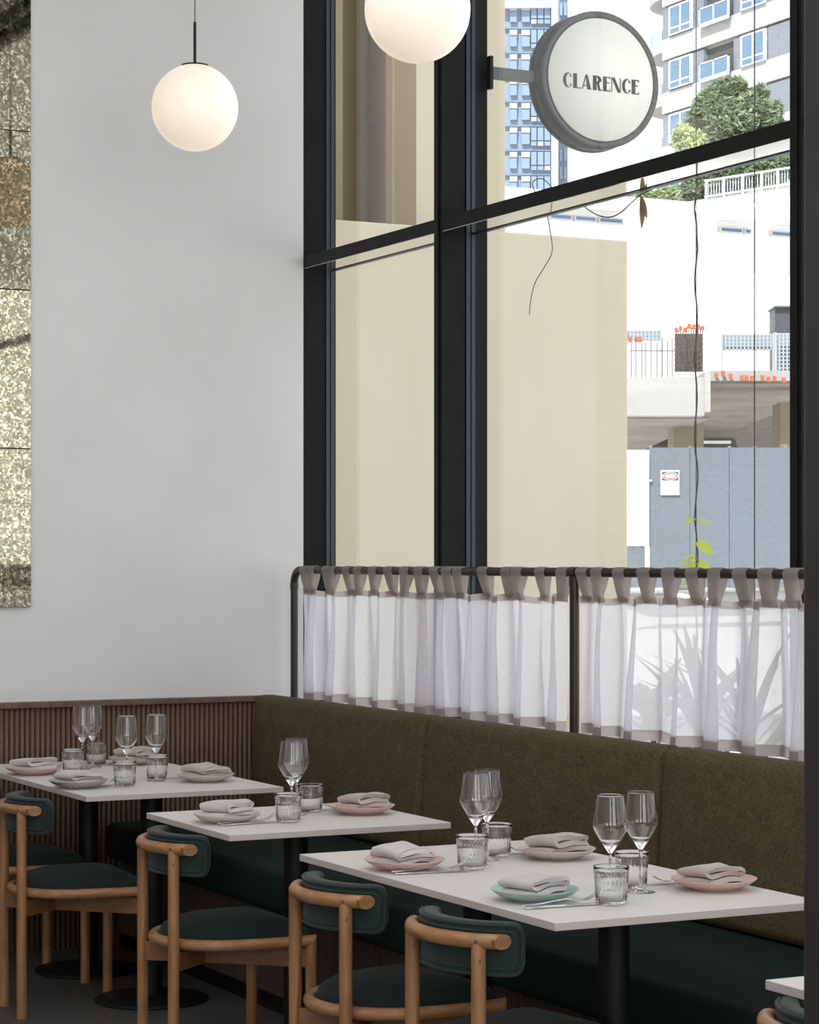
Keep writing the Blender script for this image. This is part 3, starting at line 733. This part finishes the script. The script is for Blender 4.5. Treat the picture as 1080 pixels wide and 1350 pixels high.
# forecourt and street rising gently away from the window
q = [(gx, -30), (gx, 330)]
rows = [(gx, -.06), (9, -.06), (15, .12), (30, .55), (60, 1.3), (300, 3)]
for x, z in rows:
    for y in (-40, 8, 400): vs.append((x, y, z))
gnd.add(vs, [(i*3+j, (i+1)*3+j, (i+1)*3+j+1, i*3+j+1) for i in range(len(rows)-1) for j in range(2)])
o = gnd.build('street_paving', M['paving']); o['kind'] = 'structure'
CY = 10.2
ex = on_y(828, 500, CY).x; tz = on_y(630, 303, CY).z
cw = MB().box(FX+.25, ex, CY, CY+.2, -.1, tz).build('boundary_wall', M['cream_render']); bevel(cw, .01)
tag(cw, 'tall cream rendered boundary wall filling the lower panes outside', 'wall', kind='structure')
nb = struct('neighbour_building'); tag(nb, 'cream rendered building with a shaded recess and downpipe seen through the left upper pane', 'building')
px0 = on_y(549, 100, 10.75).x; px1 = on_y(666, 100, 10.75).x
MB().box(px0, px1, 10.75, 11.0, -.1, 11).build('pier', M['cream_render'], nb)
MB().box(px0-.012, px0+.09, 11.001, 11.08, -.1, 11).build('pier_trim', M['cream_render'], nb)
MB().box(FX+.4, px1, 11.6, 13, -.1, 11).build('recess_wall', M['shaded_cream_render'], nb)
MB().box(FX+.25, on_y(452, 100, 10.9).x, 10.9, 11.595, -.1, 11).build('recess_return', M['shaded_cream_render'], nb)
dpx = on_y(502, 100, 11.53)
dp = MB().cyl((dpx.x, 11.53, 0), (dpx.x, 11.53, 10.9), .066, 20).build('downpipe', M['downpipe'], nb)
for z in (3.9, 6.2): MB().cyl((dpx.x, 11.53, z), (dpx.x, 11.53, z+.05), .073, 20).build('pipe_clip', M['downpipe'], dp)

SY = MUL[0]-.03
sc_ = on_y(792, 105.5, SY-.045); SR = .254
sg = thing('projecting_sign', 'round projecting sign reading CLARENCE on a steel arm outside the window', 'sign', (sc_.x, SY, sc_.z))
MB().lathe([(0, -.045), (SR-.026, -.045), (SR-.026, -.047), (SR, -.047), (SR, .047), (SR-.026, .047), (SR-.026, .045), (0, .045)], 64).xform(Matrix.Rotation(PI/2, 4, 'X')).build('drum', M['sign_grey'], sg)
for s in (-1, 1):
    MB().lathe([(0, 0), (SR-.0265, 0), (SR-.0265, .002), (0, .002)], 64).xform(Matrix.Translation((0, s*.0475, 0)) @ Matrix.Rotation(s*-PI/2, 4, 'X')).build('face_panel', M['sign_face'], sg)
MB().lathe([(SR+.0002, .0), (SR+.003, .0), (SR+.003, .012), (SR+.0002, .012)], 64).xform(Matrix.Translation((0, .046, 0)) @ Matrix.Rotation(PI/2, 4, 'X')).build('rear_rim', M['sign_grey'], sg)
ax0 = FX+.19-sc_.x; az = on_y(660, 97.5, SY).z-sc_.z
MB().box(ax0, -SR+.03, -.016, .016, az-.02, az+.02).build('arm', M['sign_grey'], sg)
MB().box(ax0-.012, ax0+.001, -.014, .014, az-.06, az+.06).build('wall_plate', M['black_steel'], sg)
MB().box(-SR-.012, -SR+.036, -.022, .022, az-.027, az+.027).build('arm_socket', M['sign_grey'], sg)
def ell(cx, cy, rx, ry, a0, a1, n=18): return [(cx+rx*math.cos(math.radians(a0+(a1-a0)*k/n)), cy+ry*math.sin(math.radians(a0+(a1-a0)*k/n))) for k in range(n+1)]
def rect(x0, y0, x1, y1): return [(x0, y0), (x1, y0), (x1, y1), (x0, y1)]
LET = {
 'C': [(ell(.37, .5, .37, .5, 52, 308, 24), ell(.45, .5, .23, .44, 60, 300, 24)), ell(.60, .80, .06, .075, 0, 360, 10), ell(.60, .20, .06, .075, 0, 360, 10)],
 'L': [rect(0, 0, .29, 1), rect(.29, 0, .58, .07)],
 'A': [[(.30, 1), (.44, 1), (.74, 0), (.42, 0)], [(.30, 1), (.36, .93), (.065, 0), (0, 0)], rect(.12, .22, .40, .28)],
 'R': [rect(0, 0, .28, 1), ell(.30, .74, .36, .26, -90, 90)+ell(.26, .74, .16, .19, 90, -90), [(.26, .50), (.42, .52), (.50, .45), (.56, .12), (.66, .04), (.75, .10), (.70, .0), (.50, -.01), (.40, .06), (.33, .44)]],
 'E': [rect(0, 0, .28, 1), rect(.28, .93, .58, 1), rect(.28, .56, .50, .63), rect(.28, 0, .58, .07), rect(.53, .84, .58, .93), rect(.53, .07, .58, .17)],
 'N': [rect(0, 0, .05, 1), [(0, 1), (.24, 1), (.73, 0), (.50, 0)], rect(.68, 0, .73, 1)]}
TOT = 6.07; hL = .0545; wx = [0, .80, 1.48, 2.36, 3.17, 3.85, 4.70, 5.48]
off = Vector((on_y(742.5, 105, SY-.05).x-sc_.x, 0, on_y(742.5, 105, SY-.05).z-sc_.z))
for ch, x in zip('CLARENCE', wx):
    b = MB()
    for poly in LET[ch]:
        bm = bmesh.new()
        strips = [[a, b_, c, d] for a, b_, c, d in zip(poly[0], poly[0][1:], poly[1][1:], poly[1])] if isinstance(poly, tuple) else [poly]
        for poly in strips:
          vv = [bm.verts.new((off.x+(x+p[0])*hL, 0, off.z+(p[1]-.48)*hL)) for p in poly]; bm.faces.new(vv)
        bmesh.ops.remove_doubles(bm, verts=bm.verts[:], dist=1e-6); bmesh.ops.recalc_face_normals(bm, faces=bm.faces[:])
        bmesh.ops.triangulate(bm, faces=bm.faces[:])
        r_ = bmesh.ops.extrude_face_region(bm, geom=bm.faces[:]); bmesh.ops.translate(bm, verts=[e for e in r_['geom'] if isinstance(e, bmesh.types.BMVert)], vec=(0, -.0015, 0))
        b.bm(bm, False)
    o = b.build('letter', M['sign_ink'], sg); o.location = (0, -.0496, 0)

# wires, dry vine and climbing shoots just outside the glass
OX = GX+.32
def wire_path(name, pts, r, parent, m='wire', n=6): return MB().tube(pts, r, n).build(name, M[m], parent)
def rel(px, py, x, o): v = on_x(px, py, x); return (v.x-o.x, v.y-o.y, v.z-o.z)
def leaf_mesh(name, L, w, m, bend=.25):
    b = MB(); n = 6; vs = []
    for i in range(n+1):
        f = i/n; ww = w*math.sin(PI*min(1, f*.92+.04))**.8*(1-.25*f); z = -bend*L*f*f
        vs += [(L*f, -ww, z+.12*ww), (L*f, 0, z), (L*f, ww, z+.12*ww)]
    return b.add(vs, [(i*3+j, i*3+j+1, (i+1)*3+j+1, (i+1)*3+j) for i in range(n) for j in range(2)], True).mesh(name, m)
base = on_x(918, 760, OX)
vine = thing('climbing_vine', 'thin dark vine twisting up a wire outside with lime green leaves low down', 'vine', (base.x, base.y, 0))
o_ = Vector((base.x, base.y, 0))
wire_path('support_wire', [(0, 0, 0), (0, 0, 6)], .0016, vine)
R = random.Random(5)
wire_path('stem', [(.004*math.cos(k*1.1)+R.uniform(-.002, .002), .006*math.sin(k*1.1), .02+k*.045) for k in range(63)], .0029, vine, 'bark')
for px, py, L, w, m_, rz, ry in ((905, 685, .05, .016, 'leaf_pale', 150, .1), (922, 686, .05, .015, 'leaf_pale', -40, .1), (923, 714, .068, .024, 'leaf_lime', -60, .5), (914, 732, .062, .016, 'leaf_pale', 140, .35),
        (916, 742, .066, .018, 'leaf_lime', 135, .5), (921, 741, .05, .02, 'leaf_lime', -50, .3), (919, 738, .03, .014, 'leaf_lime', 120, -.3), (920, 752, .06, .02, 'leaf_lime', -70, .3), (915, 760, .06, .02, 'leaf_pale', 160, .3)):
    v = rel(918, py, OX, o_); inst('leaf', leaf_mesh('leaf', L, w, M[m_]), vine, (0, 0, v[2]), (math.radians(40), ry, math.radians(rz)))
w2 = on_x(995, 700, OX+.05)
t = thing('support_wire', 'plain thin vertical steel wire outside, right of the vine', 'wire', (w2.x, w2.y, 0)); wire_path('wire', [(0, 0, -.05), (0, 0, 6)], .0022, t)
t0 = on_x(725, 285, OX-.1)
def hang(label, pts, r=.0022, x=OX-.2, cat='wire'):
    o0 = on_x(*pts[0], x); t = thing('loose_wire', label, cat, tuple(o0)); P = [Vector(rel(a, b_, x, o0)) for a, b_ in pts]
    # smooth the polyline
    Q = []
    for i in range(len(P)-1):
        p0, p1, p2, p3 = P[max(i-1, 0)], P[i], P[i+1], P[min(i+2, len(P)-1)]
        for k in range(6):
            u = k/6; Q.append(.5*((2*p1)+(p2-p0)*u+(2*p0-5*p1+4*p2-p3)*u*u+(3*p1-p0-3*p2+p3)*u**3))
    Q.append(P[-1]); wire_path('strand', Q, r, t); return t, o0
hang('thin dark wire dangling in front of the cream wall below the transom', [(721, 280), (726, 308), (728, 332), (718, 352), (706, 372), (700, 395), (698, 415)], .0019)
hang('small dark wire loop standing on the transom under the round sign', [(706, 254), (702, 243), (706, 237), (716, 236), (727, 246), (731, 250)], .0019, GX+.1)
dv, o0 = hang('sagging dry vine below the transom with one dead brown leaf', [(766, 268), (778, 278), (792, 285), (806, 286), (820, 279), (834, 266), (846, 256), (868, 246), (900, 232)], .0022, OX-.2, 'vine')
v = rel(845, 258, OX-.2, o0); inst('dead_leaf', leaf_mesh('dead_leaf', .105, .03, M['leaf_dead'], .05), dv, v, (.6, 1.45, .4)); inst('dead_leaf', leaf_mesh('dead_leaf', .075, .022, M['leaf_dead'], -.1), dv, v, (-.4, 1.4, -.5))

# potted plants standing outside behind the right-hand curtain
def frond_plant(px, y, h, label, seed, kind):
    R = random.Random(seed); p = on_y(px, 900, y); t = thing('potted_plant', label, 'plant', (p.x, p.y, -.06), 0, None)
    MB().lathe([(0, .001), (.13, .001), (.17, .3), (.18, .32), (.165, .32), (.15, .29), (0, .28)], 24).build('pot', M['terracotta'], t)
    MB().cyl((0, 0, .28), (0, 0, h*.55), .018, 8, .012).build('stem', M['bark'], t)
    n = 15 if kind == 'palm' else 9
    for k in range(n):
        a = R.uniform(0, 2*PI) if k else 2.2; L = R.uniform(.3, .48) if kind == 'palm' else R.uniform(.22, .32); w = R.uniform(.018, .028) if kind == 'palm' else R.uniform(.05, .075)
        me = leaf_mesh('leaf', L, w, M['leaf_palm' if kind == 'palm' else R.choice(['leaf_tree', 'leaf_bright'])], R.uniform(.1, .5))
        inst('leaf', me, t, (0, 0, h*R.uniform(.35, .55)), (0, -R.uniform(.2, 1.2), a))
        inst('leaf', me, t, (0, 0, h*R.uniform(.5, .56)), (0, -R.uniform(.7, 1.35), a+R.uniform(.5, 2)))
frond_plant(990, 6.9, 1.75, 'dark strappy palm in a pot behind the right end of the curtain', 4, 'palm')
frond_plant(925, 8.2, 1.6, 'dark strappy palm in a pot, left of the palm at the curtain end', 8, 'palm')
frond_plant(862, 9.4, 1.5, 'broad leaved green potted plant behind the curtain right of the rail post', 9, 'broad')

# ------------------------------------------------------------------ across the street
def basis(Z): return Vector((CS, -SN, 0)), Vector((SN, CS, 0))
RT, FWD = basis(1)
BROT = -YAW     # blocks across the street stand square to this bearing
def blk(b, o0, px0, px1, py0, py1, Z, depth):      # a real block: its front face spans these bearings at distance Z
    a = at_depth(px0, py1, Z)-o0; c = at_depth(px1, py0, Z)-o0
    vs = [a, a+RT*((px1-px0)/F*Z)]; vs += [vs[1]+FWD*depth, vs[0]+FWD*depth]
    h = Vector((0, 0, c.z-a.z)); vs += [v+h for v in vs]
    return b.add(vs, [(3,2,1,0),(4,5,6,7),(0,1,5,4),(1,2,6,5),(2,3,7,6),(3,0,4,7)])
def part(name, m, parent, *rects):
    b = MB(); o0 = parent['_o'] if False else ORI[parent.name]
    for r in rects: blk(b, o0, *r)
    return b.build(name, M[m], parent)
def part2(name, m, par, root, *rects):
    b = MB()
    for r in rects: blk(b, ORI[root.name], *r)
    return b.build(name, M[m], par)
ORI = {}
def far_thing(name, label, cat, px, py, Z, group=None):
    o0 = at_depth(px, py, Z); t = thing(name, label, cat, tuple(o0), 0, group); ORI[t.name] = o0; return t
ZH = 40
h = far_thing('hoarding', 'grey site hoarding of tall panels with a white gate across the street', 'fence', 940, 772, ZH)
for a, b_ in ((858, 909.6), (910.2, 961.4), (962, 994.6), (995.2, 1046), (1046.6, 1098)):
    part('panel', 'hoarding', h, (a, b_, 590, 775, ZH, .08))
for px in (858, 910, 962, 995, 1046): part('post', 'concrete_dark', h, (px-1, px+2, 588, 775, ZH+.09, .12))
g_ = part('gate', 'gate_white', h, (815, 856, 593, 720, ZH, .06))
for px in (822, 834, 846): part2('gate_rib', 'gate_white', g_, h, (px-.6, px+.6, 594, 719, ZH-.03, .028))
part2('latch', 'fence_steel', g_, h, (853, 860, 632, 635, ZH-.05, .04))
part('gate_base', 'hoarding', h, (815, 850, 720.5, 775, ZH+.01, .06)); part('gate_post', 'gate_white', h, (850.5, 857, 720.5, 775, ZH+.005, .06))
sgn = far_thing('safety_sign', 'white safety notice with a red oval on the grey hoarding', 'sign', 883.5, 653, ZH-.04)
part('board', 'sign_white', sgn, (871.2, 896, 620, 652.5, ZH-.035, .03))
part('header', 'sign_dark', sgn, (873, 894.8, 622, 633.5, ZH-.041, .005))
for rx, ry, m_, dz in ((10.4, 5.0, 'sign_white', .043), (9.6, 4.5, 'sign_red', .045), (7.6, 2.9, 'sign_white', .047)):
    pts = [at_depth(884+rx*math.cos(a), 627.8+ry*math.sin(a), ZH-dz)-ORI[sgn.name] for a in [2*PI*k/24 for k in range(24)]]
    MB().add([tuple(p) for p in pts]+[tuple(p+FWD*.0015) for p in pts], [tuple(range(24))[::-1], tuple(range(24, 48))]+[(k, (k+1) % 24, (k+1) % 24+24, k+24) for k in range(24)]).build('oval', M[m_], sgn)

# unfinished concrete car park with rebar, orange caps and mesh fence
cpk = far_thing('concrete_deck', 'unfinished concrete deck on columns above the grey hoarding', 'building', 940, 772, 44)
part('edge_beam', 'concrete', cpk, (800, 929, 497, 548, 42.5, 5)); part('beam_end', 'concrete', cpk, (929.3, 937, 490, 543, 42.45, 4.9))
part('deck_slab', 'concrete_dark', cpk, (937.2, 1120, 489, 506, 44.8, 16.5)); part('deck_edge', 'concrete', cpk, (937.2, 1120, 488.5, 502, 44.7, .09))
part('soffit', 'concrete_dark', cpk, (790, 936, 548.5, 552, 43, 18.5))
for a, b_, Z, t_ in ((888, 928, 45.5, 545), (1029, 1060, 45.6, 530)):
    part('column', 'concrete_tan', cpk, (a, b_, t_, 778, Z, 1.0))
part('capital', 'concrete_dark', cpk, (900, 930, 543.5, 549, 45.2, 1.2))
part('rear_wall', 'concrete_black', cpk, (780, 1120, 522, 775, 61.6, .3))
part('light_bar', 'gate_white', cpk, (925, 964, 581, 584.5, 58, .2))
reb = far_thing('rebar_cage', 'bundle of upright rebar with orange caps on the concrete deck', 'rebar', 908, 490, 43.5)
R = random.Random(3)
for k in range(13):
    px = 891+k*2.9; top = 437-R.uniform(0, 5)+(0 if k < 5 else -2)
    part('bar', 'rebar', reb, (px, px+1.1, top, 491, 43.4+R.uniform(0, .5), .02))
    if k % 2 == 0: part('cap', 'orange_cap', reb, (px-1.2, px+3, top-4, top+2, 43.4, .06))
for py in range(446, 490, 7): part('tie', 'rebar', reb, (889, 928, py, py+1.3, 43.3, .02))
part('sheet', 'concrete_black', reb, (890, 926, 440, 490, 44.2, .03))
reb2 = far_thing('starter_bars', 'sparse row of starter bars with orange caps along the deck edge beam', 'rebar', 858, 497, 43.5)
for k, px in enumerate((832, 838, 846, 851, 858, 866, 873, 880, 886)):
    part('bar', 'rebar', reb2, (px, px+.9, 444+R.uniform(-4, 8), 498, 43.4, .02))
for px in (831, 839, 844): part('cap', 'orange_cap', reb2, (px-2, px+2.4, 444, 451, 43.4, .06))
part('tie', 'rebar', reb2, (830, 890, 462, 463, 43.3, .02)); 
oc = far_thing('cap_row', 'row of orange bar caps along the right deck edge', 'cap', 1000, 500, 44.6)
for px, py in ((945, 495), (954, 492), (964, 496), (979, 498), (985, 498), (992, 499), (1006, 498), (1014, 500), (1022, 499), (1034, 501)):
    part('cap', 'orange_cap', oc, (px-2, px+2, py-3.5, py+3.5, 44.55, .08))
def mesh_fence(label, px0, px1, py0, py1, Z, sx, sy):
    t = far_thing('mesh_fence', label, 'fence', (px0+px1)/2, py1, Z)
    for px in (px0, px1): part('post', 'fence_steel', t, (px-1.2, px+1.2, py0-2, 497, Z, .05))
    n = int((px1-px0)/sx)
    b = MB()
    for k in range(n+1): blk(b, ORI[t.name], px0+k*sx-.9, px0+k*sx+.9, py0, py1, Z+.06, .02)
    k = py0
    while k <= py1+.1: blk(b, ORI[t.name], px0, px1, k-.9, k+.9, Z+.085, .02); k += sy
    b.build('wire_mesh', M['fence_steel'], t)['kind'] = 'stuff'
    part('backing', 'tower_panel', t, (px0, px1, py0, py1, Z+.3, .03))
mesh_fence('wire mesh fence panel at the right end of the deck', 952, 1020, 441, 461, 52, 5, 5)
mesh_fence('wire mesh fence panel behind the starter bars at the left', 826, 872, 436, 449, 52, 5, 5)
mesh_fence('wire mesh gate at the far right of the deck under the dark box', 1023, 1048, 440, 491, 51, 5, 5)
bx = far_thing('utility_box', 'dark grey utility box above the mesh gate at the far right', 'box', 1033, 440, 53); part('cabinet', 'sign_dark', bx, (1022, 1046, 405, 527, 53, .8)); part('lid', 'sign_grey', bx, (1021, 1047, 403, 405.2, 52.9, 1))

# white podium building with strip windows and a roof garden
pod = far_thing('podium_building', 'bright white podium building with a strip of small windows under its eave', 'building', 900, 772, 62)
PY = 58.0
def podbox(name, m, px0, px1, py0, py1, y, dep, par=None):
    a = on_y(px0, py0, y); c = on_y(px1, py0, y); z1 = a.z; z0 = on_y(px0, py1, y).z; o0 = ORI[pod.name]
    return MB().box(a.x-o0.x, c.x-o0.x, y-o0.y, y+dep-o0.y, z0-o0.z, z1-o0.z).build(name, M[m], par or pod)
podbox('wall', 'white_render', 560, 1200, 253, 775, PY, .6)
podbox('roof_slab', 'white_render', 550, 1200, 236, 252, PY-.8, 14)
for a, b_ in ((725, 755), (758, 787), (790, 822), (950, 980), (982, 991), (1017, 1048)):
    f_ = podbox('window', 'far_frame', a, b_, 0, 0, PY, .1) if False else None
    zt, zb = on_y(640, 274, PY-.12).z, on_y(640, 282, PY-.12).z; o0 = ORI[pod.name]
    x0, x1 = on_y(a, 290, PY-.12).x-o0.x, on_y(b_, 290, PY-.12).x-o0.x
    w_ = MB().box(x0, x1, PY-.12-o0.y, PY-.001-o0.y, zb-o0.z, zt-o0.z).build('window', M['far_frame'], pod)
    MB().box(x0+.05, x1-.05, PY-.135-o0.y, PY-.1205-o0.y, zb+.04-o0.z, zt-.04-o0.z).build('pane', M['far_window'], w_)
# rising white ramp parapet with a fence on it
rp = far_thing('garden_parapet', 'rising white parapet with a pale picket fence in front of the trees', 'wall', 960, 270, 75)
b = MB(); o0 = ORI[rp.name]
pp = [(862, 273), (1060, 242), (1200, 220), (1200, 300), (862, 300)]
f0 = [at_depth(p[0], p[1], 75)-o0 for p in pp]; n = len(f0)
b.add([tuple(p) for p in f0]+[tuple(p+FWD*.5) for p in f0], [tuple(range(n))[::-1], tuple(range(n, 2*n))]+[(k, (k+1) % n, (k+1) % n+n, k+n) for k in range(n)]).build('parapet', M['white_render'], rp)
def fy(px): return 272-(px-870)*.157
px = 930
while px < 1046:
    part('picket', 'fence_steel', rp, (px, px+1.3, fy(px)-23, fy(px)+3, 74.8, .05)); px += 3.6
for px in (930, 953, 978, 1003, 1024): part('post', 'far_frame', rp, (px, px+3, fy(px)-26, fy(px)+3, 74.7, .08))
for dy in (-24, -3):
    q = [at_depth(929, fy(929)+dy, 74.75)-o0, at_depth(1050, fy(1050)+dy, 74.75)-o0]; MB().tube(q, .035, 6).build('rail', M['far_frame'], rp)

# trees: trunk plus a mass of leaf blades
def tree(name, label, blobs, Z, n, size, mats, trunk, seed, cat='tree'):
    R = random.Random(seed); cx = sum(b_[0] for b_ in blobs)/len(blobs); base_ = max(b_[1]+b_[3] for b_ in blobs)
    t = far_thing(name, label, cat, cx, base_+trunk, Z); o0 = ORI[t.name]
    tot = sum(b_[2]*b_[3] for b_ in blobs)
    for mi, m_ in enumerate(mats):
        B = MB()
        for (bx_, by_, rx, ry) in blobs:
            for _ in range(int(n*rx*ry/tot/len(mats))):
                while True:
                    u = Vector((R.uniform(-1, 1), R.uniform(-1, 1), R.uniform(-1, 1)))
                    if .35 < u.length < 1: break
                u *= (1-.12*R.random())
                c = at_depth(bx_+rx*u.x, by_-ry*u.z, Z)-o0+FWD*(u.y*rx/F*Z)
                a = Vector((R.uniform(-1, 1), R.uniform(-1, 1), R.uniform(-.7, .7))).normalized(); s = a.cross(Vector((R.uniform(-1, 1), R.uniform(-1, 1), 1))).normalized(); L = size*R.uniform(.6, 1.3)
                B.add([c-a*L, c+s*L*.4, c+a*L, c-s*L*.4], [(0, 1, 2, 3)])
        B.build('foliage', M[m_], t)['kind'] = 'stuff'
    tr = at_depth(blobs[0][0], base_+trunk, Z)-o0
    MB().tube([tr, at_depth(blobs[0][0]+2, blobs[0][1], Z)-o0], [.22*Z/75, .1*Z/75], 8).build('trunk', M['bark'], t)
    for (bx_, by_, rx, ry) in blobs[1:]:
        MB().tube([tr.lerp(at_depth(blobs[0][0]+2, blobs[0][1], Z)-o0, .5), at_depth(bx_, by_, Z)-o0], [.1*Z/75, .04*Z/75], 6).build('branch', M['bark'], t)
tree('leafy_tree', 'big rounded green tree before the apartment block at the upper right', [(962, 168, 42, 44), (988, 142, 26, 24), (936, 146, 26, 28), (1012, 158, 20, 26), (958, 118, 20, 16), (942, 126, 16, 14), (972, 112, 14, 10), (1022, 142, 10, 10), (1001, 122, 13, 10), (918, 160, 16, 16), (1005, 190, 24, 22), (930, 188, 24, 24), (1028, 168, 9, 12)], 79, 15000, .17, ['leaf_tree', 'leaf_dark', 'leaf_tree', 'leaf_bright'], 40, 1)
tree('flowering_tree', 'pale yellow green tree left of and below the big rounded tree', [(912, 195, 22, 26), (900, 182, 14, 18), (925, 205, 20, 18)], 77, 2600, .18, ['leaf_bright', 'leaf_pale', 'leaf_tree'], 30, 2)
tree('garden_shrub', 'dense green shrubs along the fence below the transom, on the right', [(965, 238, 24, 22), (990, 225, 22, 24), (935, 246, 22, 16), (1025, 222, 20, 20), (905, 256, 24, 14), (1046, 216, 18, 20), (880, 262, 16, 10), (1010, 236, 24, 12), (955, 220, 26, 20), (920, 236, 20, 18)], 76.5, 8000, .17, ['leaf_tree', 'leaf_bright', 'leaf_tree', 'leaf_dark'], 10, 3, 'shrub')
tree('garden_hedge', 'low bright green planting on the podium roof, left of the fence', [(820, 264, 20, 9), (850, 260, 16, 10), (800, 268, 10, 5), (880, 258, 16, 12)], 72, 2200, .15, ['leaf_bright', 'leaf_tree', 'leaf_bright'], 16, 4, 'shrub')

# apartment block on the right: facade parallel to our window
apt = thing('apartment_block', 'pale grey and white apartment block with balconies at the upper right', 'building', (72, 100, 0))
AX = 72.0; A0 = Vector((72, 100, 0))
def arect(px0, px1, py, h_px0, x=AX): return None
def ab(name, m, px0, px1, z0, z1, dx0, dx1, par=None):      # facade block from bearings px0..px1, heights z0..z1, standing dx0..dx1 off the facade
    ya, yb = on_x(px0, 100, AX).y, on_x(px1, 100, AX).y
    return MB().box(AX+dx0-A0.x, AX+dx1-A0.x, yb-A0.y, ya-A0.y, z0, z1).build(name, M[m], par or apt)
zf = lambda px, py: on_x(px, py, AX).z
ab('core', 'far_render', 873, 1200, 0, 60, .35, 14)
ab('core_side', 'far_render', 852, 873, 0, 60, 3.0, 14)
fl0 = zf(886, 118); FH = zf(886, 47)-zf(886, 118)
def win(px0, px1, z0, z1):
    f_ = ab('window', 'far_frame', px0, px1, z0, z1, -.12, .02); w = (px1-px0)
    ab('pane', 'far_window', px0+w*.09, px0+w*.47, z0+(z1-z0)*.27, z1-(z1-z0)*.06, -.14, -.121, f_)
    ab('pane', 'far_window', px0+w*.55, px1-w*.08, z0+(z1-z0)*.27, z1-(z1-z0)*.06, -.14, -.121, f_)
    ab('pane', 'far_window', px0+w*.09, px0+w*.47, z0+(z1-z0)*.05, z0+(z1-z0)*.2, -.14, -.121, f_)
    ab('pane', 'far_window', px0+w*.55, px1-w*.08, z0+(z1-z0)*.05, z0+(z1-z0)*.2, -.14, -.121, f_)
for k in range(-6, 4):
    z = fl0+k*FH; hh = zf(886, 80)-fl0
    ab('spandrel', 'far_render', 873, 1200, z-FH*.41, z-.06, 0, .34)
    ab('wall_panel', 'far_panel', 873.2, 883.5, z-.05, z+hh*1.02, .05, .34); win(884, 914, z, z+hh*1.0)
    ab('wall_panel', 'far_panel', 914.2, 927, z-.05, z+hh*1.02, .05, .34)
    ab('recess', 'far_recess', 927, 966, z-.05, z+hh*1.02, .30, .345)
    r_ = ab('balcony_rail', 'far_frame', 927.5, 966, z-.25, z-.05, -.3, -.2)
    for a, b_ in ((929, 945.5), (947.5, 964.5)): ab('balcony_glass', 'far_window', a, b_, z-.05, z+hh*.46, -.28, -.24, r_)
    for a in (927.5, 945.8, 965): ab('rail_post', 'far_frame', a, a+1.4, z-.05, z+hh*.5, -.3, -.2, r_)
    ab('rail_top', 'far_frame', 927.5, 966.4, z+hh*.46, z+hh*.5, -.3, -.2, r_)
    ab('wall_panel', 'far_panel', 966.4, 978, z-.05, z+hh*1.02, .05, .34); win(978.5, 1011, z-.05, z+hh*1.0)
    ab('wall_panel', 'far_panel', 1011.5, 1026, z-.05, z+hh*1.02, .05, .34); ab('wall_panel', 'far_panel', 1026.2, 1200, z-.05, z+hh*1.02, .05, .34)
    # rounded corner balcony
    yc = on_x(873, 100, AX).y; b = MB(); pts = [(2.6-2.6*math.sin(a), (yc-A0.y)+2.9*(1-math.cos(a))*0+2.9*math.cos(a)*0+3.4*math.sin(PI/2-a)) for a in [PI/2*q/8 for q in range(9)]]
    pts = [(q[0], q[1]) for q in pts]+[(2.8, yc-A0.y), ]
    pts = [(2.9, yc-A0.y+.0)]+[(2.6-2.6*math.sin(a), yc-A0.y+3.4*math.cos(a)) for a in [PI/2*q/8 for q in range(9)]]
    b.prism(pts, FH*.16, 'z', z-FH*.25).build('corner_balcony', M['far_render'], apt)
    gp = [(2.6-2.6*math.sin(a), yc-A0.y+3.4*math.cos(a), z-FH*.09) for a in [PI/2*q/8 for q in range(9)]]
    b = MB(); b.add([p for p in gp]+[(p[0], p[1], p[2]+hh*.5) for p in gp]+[(p[0]+.05, p[1], p[2]) for p in gp]+[(p[0]+.05, p[1], p[2]+hh*.5) for p in gp], [(q, q+1, q+10, q+9) for q in range(8)]+[(q+18, q+27, q+28, q+19) for q in range(8)], True); b.build('balcony_glass', M['tower_light'], apt)

# two distant towers left of the round sign
tw = far_thing('glass_tower', 'distant blue glazed tower with a white frame left of the round sign', 'building', 700, 772, 290)
part('body', 'tower_panel', tw, (640, 727, -40, 775, 290, 25)); part('white_frame', 'gate_white', tw, (727.3, 736, -60, 775, 289, 26)); part('top_frame', 'gate_white', tw, (640, 727, 1, 9, 288.8, 1))
for k in range(11):
    y0 = 8+k*32.5 if k else 10
    y0 = 10+k*32.2
    part('floor_band', 'tower_dark', tw, (664, 727, y0+26.5, y0+28, 289.6, .3))
    for a, b_ in ((672, 682), (687.5, 699)):
        w_ = part('window', 'tower_light', tw, (a, b_, y0-3, y0+4, 289.5, .4)); part2('pane', 'tower_glass', w_, tw, (a+.5, b_-.5, y0+5, y0+19, 289.6, .3))
    for a, b_ in ((700.5, 707.5), (709, 716.5), (718, 725.5)):
        part('window', 'tower_glass', tw, (a, b_, y0-3, y0+14, 289.5, .4)); part('window', 'tower_light' if (k*3+int(a)) % 4 == 0 else 'tower_glass', tw, (a, b_, y0+15.5, y0+21, 289.5, .4))
tw2 = far_thing('dark_tower', 'narrow darker blue tower just behind the round sign', 'building', 742, 772, 310)
part('body', 'tower_dark', tw2, (736.5, 748.5, -60, 775, 310, 25))
for k in range(14):
    for a in (738, 743.5): part('window', 'tower_glass', tw2, (a, a+4, -20+k*24, -4+k*24, 309.6, .3))
